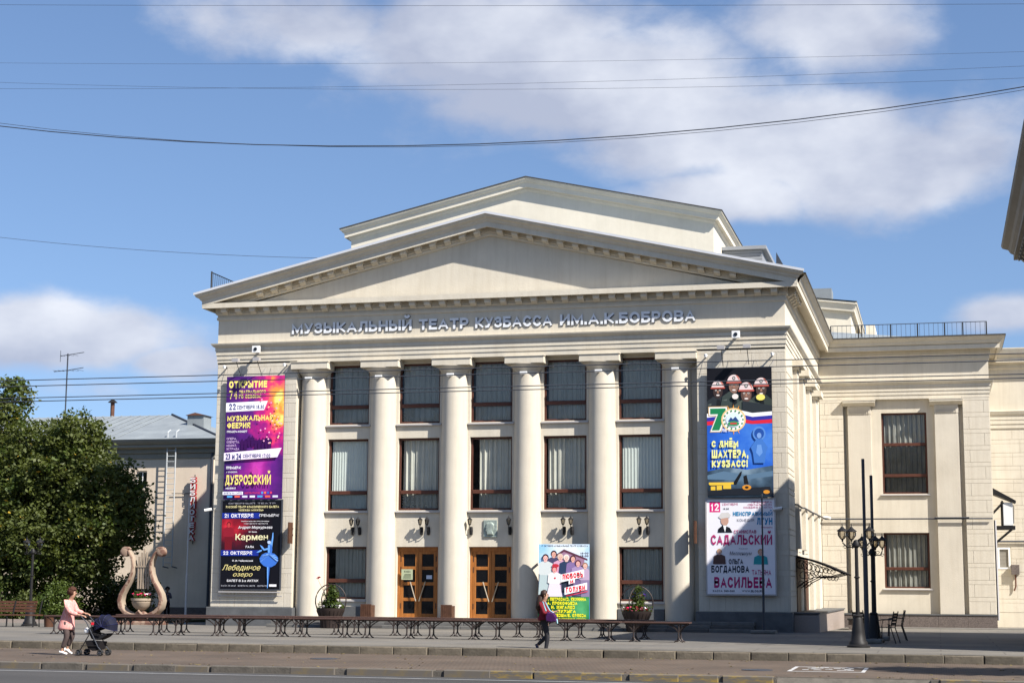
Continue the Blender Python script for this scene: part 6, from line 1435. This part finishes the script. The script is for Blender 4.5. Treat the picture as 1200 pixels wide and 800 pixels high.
def figure(label, x, y, z, rz, J, cols, scale=1.0, hair='short'):
    """J: joint positions in the walker's frame (forward = +x, left = +y)"""
    t = thing('person', label, 'person', None, (x, y, z)); t.rotation_euler = (0, 0, rz); t.scale = (scale,)*3
    g = lambda k: J[k]
    # continuous body: pelvis-spine-neck-head, arms with five fingers, legs with feet
    names = ['pelvis', 'waist', 'chest', 'neck', 'chin', 'skull', 'top', 'sl', 'el', 'wl', 'hl', 'sr', 'er', 'wr', 'hr', 'hipl', 'kl', 'al', 'tl', 'hipr', 'kr', 'ar', 'tr']
    rad = dict(pelvis=(.13, .10), waist=(.105, .085), chest=(.13, .09), neck=.048, chin=.062, skull=(.078, .088), top=.05, sl=.055, el=.038, wl=.024, hl=.03, sr=.055, er=.038, wr=.024, hr=.03, hipl=.085, kl=.052, al=.034, tl=.03, hipr=.085, kr=.052, ar=.034, tr=.03)
    nodes = [(g(n), rad[n]) for n in names]; ix = {n: i for i, n in enumerate(names)}
    ed = [('pelvis', 'waist'), ('waist', 'chest'), ('chest', 'neck'), ('neck', 'chin'), ('chin', 'skull'), ('skull', 'top'), ('chest', 'sl'), ('sl', 'el'), ('el', 'wl'), ('wl', 'hl'), ('chest', 'sr'), ('sr', 'er'), ('er', 'wr'), ('wr', 'hr'), ('pelvis', 'hipl'), ('hipl', 'kl'), ('kl', 'al'), ('al', 'tl'), ('pelvis', 'hipr'), ('hipr', 'kr'), ('kr', 'ar'), ('ar', 'tr')]
    edges = [(ix[a], ix[b]) for a, b in ed]
    for s in ('l', 'r'):
        w, h = Vector(g('w'+s)), Vector(g('h'+s)); d = (h-w).normalized(); side = Vector((0, 1 if s == 'l' else -1, 0)); dn = Vector((0, 0, -1))
        for k in range(4):
            b = h+d*.02+side*(.022-.015*k); p1 = b+d*(.035-.004*abs(k-1.3)); p2 = p1+(d*.6+dn*.6).normalized()*.032
            i0 = len(nodes); nodes += [(tuple(p1), .0095), (tuple(p2), .008)]; edges += [(ix['h'+s], i0), (i0, i0+1)]
        p1 = w+d*.03-side*.035; p2 = p1+(d+dn*.3).normalized()*.035; i0 = len(nodes); nodes += [(tuple(p1), .011), (tuple(p2), .009)]; edges += [(ix['w'+s], i0), (i0, i0+1)]
    body = skin('body', nodes, edges, SKIN, t)
    # face: nose, eyes, mouth, ears on the skull
    sk = Vector(g('skull')); f = MB(); f.ball(tuple(sk+Vector((.088, 0, -.015))), .014, 6, 0, (1, .7, 1.4)); f.build('nose', SKIN, body)
    for sd in (-1, 1):
        e = MB(); e.ball(tuple(sk+Vector((.074, sd*.032, .012))), .010, 6); e.build('eye', M['glassdark'], body)
        e = MB(); e.ball(tuple(sk+Vector((.0, sd*.082, -.01))), .022, 6, 0, (.8, .4, 1.3)); e.build('ear', SKIN, body)
    e = MB(); e.ball(tuple(Vector(g('chin'))+Vector((.062, 0, .02))), .016, 6, 0, (.4, 1.2, .4)); e.build('mouth', mat('lips', (.32, .08, .07), .5), body)
    def garment(nm, keys, edg, radii, m, extra=None):
        nd = [((g(k) if isinstance(k, str) else k), radii[i]) for i, k in enumerate(keys)]; return skin(nm, nd, edg, m, t, 2)
    top_m, leg_m, shoe_m, hair_m = cols
    mid = lambda a, b, q: tuple(Vector(g(a)).lerp(Vector(g(b)), q))
    hem = J.get('hem', tuple(Vector(g('pelvis'))+Vector((0, 0, -.06))))
    wl2 = mid('el', 'wl', J.get('sleeve', .85)); wr2 = mid('er', 'wr', J.get('sleeve', .85))
    jr = J.get('jr', 1.0)
    hem2 = tuple(Vector(hem)-Vector((0, 0, .07)))
    garment('top', [hem2, hem, 'waist', 'chest', 'neck', 'sl', 'el', wl2, 'sr', 'er', wr2], [(0, 1), (1, 2), (2, 3), (3, 4), (3, 5), (5, 6), (6, 7), (3, 8), (8, 9), (9, 10)], [(.19*jr, .17*jr), (.19*jr, .17*jr), (.14*jr, .115*jr), (.15*jr, .115*jr), .058, .072*jr, .058*jr, .042*jr, .072*jr, .058*jr, .042*jr], top_m)
    lr = J.get('lr', 1.0)
    garment('trousers', ['pelvis', 'hipl', 'kl', mid('kl', 'al', J.get('cuff', .9)), 'hipr', 'kr', mid('kr', 'ar', J.get('cuff', .9))], [(0, 1), (1, 2), (2, 3), (0, 4), (4, 5), (5, 6)], [(.10, .08), .085*lr, .066*lr, .05*lr, .10*lr, .066*lr, .05*lr], leg_m)
    for s in ('l', 'r'):
        a, tt = Vector(g('a'+s)), Vector(g('t'+s)); d = (tt-a); garment('shoe', [tuple(a+Vector((0, 0, .0))), tuple(a-d*.28+Vector((0, 0, -.035))), tuple(a+d*.45+Vector((0, 0, -.01))), tuple(tt+d*.12)], [(1, 0), (0, 2), (2, 3)], [.042, .036, (.042, .036), (.036, .026)], shoe_m)
    hm = MB(); hc = sk+Vector((-.022, 0, .028))
    if hair == 'short':
        rr_ = random.Random(3)
        hm.ball(tuple(hc), .112, 14, 0, (1.0, 1.0, .98))
        for k in range(60):
            a = rr_.uniform(0, 6.28); q = rr_.uniform(-.35, 1.4); v = Vector((math.cos(a)*math.cos(q), math.sin(a)*math.cos(q), math.sin(q)))
            if v.x > .35 and v.z < .45: continue
            hm.ball(tuple(hc+v*.098), .03, 5)
        hm.v = [p for p in hm.v]
    else:
        hm.ball(tuple(hc), .103, 14, 0, (1.0, .98, 1.02)); hm.tube([tuple(hc+Vector((-.03, 0, .05))), tuple(hc+Vector((-.09, 0, -.06))), tuple(hc+Vector((-.13, 0, -.22))), tuple(hc+Vector((-.15, 0, -.36))), tuple(hc+Vector((-.13, 0, -.50)))], [.07, .085, .085, .07, .015], 10)
    # keep the face clear: shift hair back
    hm.v = [(min(p[0], sk.x+.045) if p[2] < sk.z+.055 else p[0], p[1], p[2]) for p in hm.v]
    hm.build('hair', hair_m, t, 'all')
    return t
def people():
    st = mat('pink_striped_shirt', (.60, .20, .17), .85, col2=(.66, .38, .34), vscale=14, stretch=(5, 5, .6), lo=.4, hi=.6)
    tr = mat('brown_trousers', (.085, .06, .055), .9, var=.3, vscale=6)
    J = dict(pelvis=(.0, 0, .80), waist=(.0, 0, .95), chest=(.02, 0, 1.15), neck=(.06, 0, 1.32), chin=(.11, 0, 1.38), skull=(.11, 0, 1.46), top=(.10, 0, 1.53),
             sl=(.03, .15, 1.25), el=(.13, .19, 1.02), wl=(.36, .16, .98), hl=(.44, .15, .96), sr=(.03, -.15, 1.25), er=(.14, -.19, 1.01), wr=(.40, -.15, .94), hr=(.48, -.14, .92),
             hipl=(.01, .09, .76), kl=(.10, .09, .46), al=(-.04, .09, .14), tl=(.10, .09, .04), hipr=(-.01, -.09, .76), kr=(.05, -.09, .44), ar=(-.08, -.09, .09), tr=(.06, -.09, .035), hem=(-.03, 0, .64), jr=1.2, lr=1.05, cuff=.82, sleeve=.8)
    figure('woman in a loose pink shirt and white shoes pushing the stroller', -20.75, 37.5, 0, 0, J, (st, tr, M['white'], mat('reddish_brown_hair', (.06, .022, .012), .8)), 1.03)
    J2 = dict(pelvis=(-.03, 0, .88), waist=(-.05, 0, 1.02), chest=(-.06, 0, 1.22), neck=(-.05, 0, 1.38), chin=(-.01, 0, 1.43), skull=(-.02, 0, 1.52), top=(-.03, 0, 1.58),
              sl=(-.07, .15, 1.31), el=(.02, .19, 1.07), wl=(.20, .12, 1.10), hl=(.27, .10, 1.12), sr=(-.07, -.15, 1.31), er=(.0, -.20, 1.06), wr=(.18, -.17, 1.08), hr=(.25, -.15, 1.10),
              hipl=(-.02, .08, .84), kl=(.02, .08, .50), al=(-.24, .08, .26), tl=(-.22, .08, .09), hipr=(-.02, -.08, .84), kr=(.07, -.08, .47), ar=(.01, -.08, .08), tr=(.15, -.08, .035), hem=(-.04, 0, .93), lr=.95, cuff=.95, sleeve=.9)
    figure('woman in a burgundy top and black leggings walking past the family group poster', -9.66, 41.6, 0, 0, J2, (mat('burgundy_knit', (.20, .012, .022), .85, var=.25, vscale=12), mat('black_leggings', (.018, .018, .022), .7), mat('navy_shoes', (.02, .03, .07), .6), mat('long_brown_hair', (.035, .018, .012), .55)), 1.0, 'long')
    # purple shoulder bag
    b = thing('shoulder_bag', 'purple shoulder bag with a pale blue strap hanging at the side of the walking woman', 'bag'); m = MB(); c = (-9.46, 41.36, .98)
    pr = [(-.12, -.12), (.02, -.15), (.13, -.12), (.15, -.02), (.09, .09), (-.02, .12), (-.10, .11), (-.14, .0)]
    n = len(pr); vs = [(c[0]+x, c[1]-.05, c[2]+z) for x, z in pr]+[(c[0]+x*.8, c[1]-.10, c[2]+z*.75) for x, z in pr]+[(c[0]+x, c[1]+.05, c[2]+z) for x, z in pr]+[(c[0]+x*.8, c[1]+.09, c[2]+z*.75) for x, z in pr]
    f = [(i, (i+1) % n, n+(i+1) % n, n+i) for i in range(n)]+[(i, (i+1) % n, 2*n+(i+1) % n, 2*n+i) for i in range(n)]+[(2*n+i, 2*n+(i+1) % n, 3*n+(i+1) % n, 3*n+i) for i in range(n)]+[tuple(range(n, 2*n)), tuple(range(3*n, 4*n))]
    m.add(vs, f); m.build('bag_body', mat('purple_leather', (.06, .012, .085), .45, var=.3, vscale=9), b, True)
    m = MB(); m.tube([(-9.60, 41.38, 1.12), (-9.70, 41.43, 1.36), (-9.62, 41.42, 1.33), (-9.50, 41.36, 1.14), (-9.40, 41.35, 1.08)], .014, 5); m.tube([(-9.36, 41.35, 1.0), (-9.31, 41.34, .9), (-9.30, 41.34, .82)], .02, 5); m.build('strap', mat('pale_blue_strap', (.28, .50, .56), .6), b)
    # standing figure by the library, in shade
    J3 = dict(J2); J3.update(kl=(.0, .09, .48), al=(.0, .09, .08), tl=(.14, .09, .035), kr=(.0, -.09, .48), ar=(-.02, -.09, .08), tr=(.12, -.09, .035), wl=(.12, .1, 1.22), hl=(.16, .06, 1.26))
    figure('person in dark clothes with a bag standing in the shade by the library wall', -36.95, 76.5, .02, -1.0, J3, (mat('grey_blue_top', (.10, .10, .13), .9), M['blackfab'], M['blackfab'], M['blackfab']), .98)
    m = MB(); m.ball((-36.80, 76.1, .82), .17, 8, 0, (.9, .5, 1.2)); m.tube([(-36.85, 76.15, .95), (-36.95, 76.35, 1.38), (-36.75, 76.1, .95)], .012, 4); tag(m.build('handbag', M['hood'], None, True), 'dark blue bag at the hip of the shaded person by the library', 'bag')
    J4 = dict(J3); J4.update(wl=(.02, .2, .86), hl=(.03, .2, .78), el=(-.04, .2, 1.06), wr=(.0, -.2, .86), hr=(.02, -.2, .78), er=(-.05, -.2, 1.06), kr=(.12, -.09, .5), ar=(.22, -.09, .1), tr=(.36, -.09, .05))
    figure('distant person in a white shirt and jeans seen through the lyre', -39.05, 76.2, .02, math.pi, J4, (M['white'], mat('blue_jeans', (.05, .08, .17), .85), M['blackfab'], M['blackfab']), 1.0)
people()
def stroller():
    x0, y0 = -20.75, 37.5
    t = thing('stroller', 'black folding stroller with a navy blue hood pushed along the brick pavement', 'stroller')
    W_ = .20
    for s in (-1, 1):
        y = y0+s*W_
        b = MB(); b.tube([(x0+.46, y, .95), (x0+.62, y, .80), (x0+.95, y, .22), (x0+1.05, y, .12)], .013, 6); b.build('handle_bar', M['irongrey'], t)
        b = MB(); b.tube([(x0+.70, y, .50), (x0+.52, y, .2), (x0+.46, y, .10)], .013, 6); b.tube([(x0+.72, y, .56), (x0+1.0, y, .50)], .012, 5); b.build('rear_strut', M['iron'], t)
        b = MB(); b.tube([(x0+.50, y, .24), (x0+1.0, y, .24)], .010, 5); b.build('side_bar', M['iron'], t)
        for (wx, nm) in ((x0+.45, 'wheel'), (x0+1.02, 'wheel')):
            for d in (-.03, .03):
                k = MB(); cz = .078
                k.tube([(wx+.062*math.cos(a*.5236), y+d, cz+.062*math.sin(a*.5236)) for a in range(12)], .016, 6, 0, True); wh = k.build('wheel', M['rubber'], t, True)
                h = MB(); h.tube([(wx, y+d-.012, cz), (wx, y+d+.012, cz)], .03, 8)
                for q in range(5): h.tube([(wx, y+d, cz), (wx+.055*math.cos(q*1.2566), y+d, cz+.055*math.sin(q*1.2566))], .006, 4)
                h.build('wheel_hub', M['irongrey'], wh)
            b = MB(); b.tube([(wx, y-.045, .078), (wx, y+.045, .078)], .01, 5); b.tube([(wx, y, .08), (wx-.01, y, .15)], .018, 5); b.build('axle', M['iron'], t)
    b = MB(); b.tube([(x0+.455, y0-W_-.01, .95), (x0+.455, y0+W_+.01, .95)], .017, 8); b.build('handle_grip', M['rubber'], t)
    b = MB(); n = 10   # seat shell
    prof = [(.66, .66), (.70, .50), (.76, .40), (.92, .38), (1.06, .44), (1.14, .50), (1.12, .54), (1.0, .50), (.84, .50), (.76, .70)]
    b.prism([(x0+p[0], p[1]) for p in prof], 'y', y0-.17, y0+.17); b.build('seat', M['blackfab'], t)
    b = MB(); b.prism([(x0+.58, .36), (x0+.68, .17), (x0+.80, .12), (x0+.94, .16), (x0+1.0, .34)], 'y', y0-.18, y0+.18); b.build('basket', mat('black_basket', (.010, .008, .009), .85, var=.3), t)
    # hood: ribbed part-dome
    h = MB(); cx, cz = x0+1.03, .70; segs = 7; rx, rz, wy = .30, .29, .22; vs = []; na = 12
    for i in range(segs+1):
        a = math.radians(205-i*(205+20)/segs)
        for j in range(na+1):
            q = math.pi*j/na; w = math.sin(q)**.45; vs.append((cx+rx*math.cos(a)*w*(1 if i % 1 == 0 else .97), y0-wy*math.cos(q), cz+rz*math.sin(a)*w))
    h.add(vs, [(i*(na+1)+j, i*(na+1)+j+1, (i+1)*(na+1)+j+1, (i+1)*(na+1)+j) for i in range(segs) for j in range(na)]); ho = h.build('hood', [M['hood']], t, False)
    r = MB()
    for i in range(0, segs+1):
        a = math.radians(205-i*(205+20)/segs); r.tube([(cx+rx*1.01*math.cos(a)*(math.sin(math.pi*j/na)**.45), y0-wy*math.cos(math.pi*j/na), cz+rz*1.01*math.sin(a)*(math.sin(math.pi*j/na)**.45)) for j in range(na+1)], .006, 4)
    r.build('hood_rib', mat('blue_trim', (.008, .010, .06), .6), ho)
    b = MB(); b.box(x0+.74, x0+.80, y0-.19, y0-.17, .74, .80); b.build('red_label', pc('#d82838'), t)
    m = MB(); m.ball((x0+.60, y0-.12, .60), .085, 8, 0, (1, .7, .9)); tag(m.build('white_bundle', M['white'], None, True), 'small white bundle hanging on the stroller handlebars', 'bag')
stroller()

# ================================================================ OVERHEAD WIRES
def wires():
    m = M['irongrey']
    def wire(label, pts, r_):
        b = MB(); b.tube(pts, r_, 4, cap=False); tag(b.build('overhead_wire', m, None, fix=False), label, 'wire')
    for (z, w, y) in ((5.78, 'uppermost of the four level wires crossing the facade', 30), (5.66, 'second of the four level wires from the top', 30.0), (5.42, 'third of the four level wires from the top', 30.0), (5.35, 'lowest of the four level wires crossing the facade', 30.0)):
        wire(w, [(-60, y, z), (-30, y, z), (0, y, z), (20, y, z)], .009)
    def sag(y, a, b, c, x0, x1, n=24):
        return [(x0+(x1-x0)*i/n, y, a+b*(x0+(x1-x0)*i/n)+c*(x0+(x1-x0)*i/n)**2) for i in range(n+1)]
    # fitted catenaries through the points seen in the picture
    xs = np.array([-22.28, -15.51, -10.0, -5.25, -1.5, 1.99]); zs = np.array([12.96, 12.22, 11.72, 11.79, 12.04, 12.31]); c, b_, a = np.polyfit(xs, zs, 2)
    wire('heavier sagging cable looping across the whole sky', sag(36, a, b_, c, -32, 12), .012)
    wire('thin cable running just under the heavier sagging cable', sag(36, a-.07, b_, c*1.05, -32, 12), .006)
    for (pts, w, r_) in ((((-27.96, 17.88), (-11.5, 16.70), (2.52, 15.96)), 'fine wire high across the sky, the upper one', .0035), (((-27.92, 17.04), (-11.5, 16.06), (2.51, 15.56)), 'fine wire high across the sky, the middle one', .004), (((-27.93, 17.24), (-11.5, 15.89), (2.50, 15.23)), 'fine wire high across the sky, the lower crossing one', .004), (((-28.07, 19.79), (-11.52, 18.40), (2.57, 17.29)), 'fine wire along the very top of the picture', .005)):
        xs = np.array([p[0] for p in pts]); zs = np.array([p[1] for p in pts]); c, b_, a = np.polyfit(xs, zs, 2); wire(w, sag(45, a, b_, c, -38, 12), r_)
    xs = np.array([-55.11, -41.29, -32.15]); zs = np.array([22.81, 21.19, 20.54]); c, b_, a = np.polyfit(xs, zs, 2); wire('thin wire from the left running down behind the pediment', sag(90, a, b_, c, -75, -24), .012)
wires()
# building across the street, behind the camera: seen only mirrored in the window glass
def opposite():
    t = thing('apartment_building', 'long building across the street behind the viewer, mirrored in the windows', 'building')
    b = MB(); b.box(-70, 30, -42, -28, 0, 15); b.build('wall', M['peach'], t)
    w = MB(); w.box(0, 1.5, -28, -27.97, 0, 1.9); wm = w.mesh('window', M['glassdark'])
    for i in range(24):
        for k in range(4): o = link('window', wm, t); o.location = (-68+i*4, 0, 1.6+k*3.4)
    r = MB(); r.prism([(-43, 15), (-27, 15), (-35, 18.5)], 'x', -71, 31); r.build('roof', M['roof'], t)
opposite()

def small_details():
    for i, (x, y) in enumerate(((-14.2, 37.9), (-3.8, 36.2))):
        b = MB(); b.lathe([(0, -.01), (.33, -.01), (.33, .012), (.28, .014), (.26, .008), (0, .008)], (x, y, 0), 24); tag(b.build('manhole_cover', M['irongrey'], None, True), ('round iron manhole cover in the bricks near the walking woman', 'round iron manhole cover near the painted marking')[i], 'manhole cover')
    b = MB(); r = random.Random(12)
    for k in range(9):
        x = r.uniform(-22, 2); y = r.uniform(30.5, 32.3); p = [(x, y)]
        for q in range(12): x += r.uniform(.15, .45); y += r.uniform(-.08, .08); p.append((x, y))
        for (a, c) in zip(p, p[1:]): b.quad((a[0], a[1]-.012, -.1215), (c[0], c[1]-.012, -.1215), (c[0], c[1]+.012, -.1215), (a[0], a[1]+.012, -.1215))
    struct(b.build('road_cracks', mat('tar_crack', (.02, .02, .02), .8)))
    for x0, x1, z, w in ((-26.7, -24.3, 9.8, 'purple banner'), (-7.93, -5.6, 9.62, 'miner banner')):
        t = thing('banner_ropes', 'thin ropes tying the top edge of the '+w+' to the wall', 'rope')
        for k in range(6):
            x = x0+(x1-x0)*k/5; b = MB(); b.tube([(x, FY-.16, z), (x+.12*((k % 2)*2-1), FY-.02, z+.32)], .008, 3); b.build('rope', M['sill'], t)
small_details()
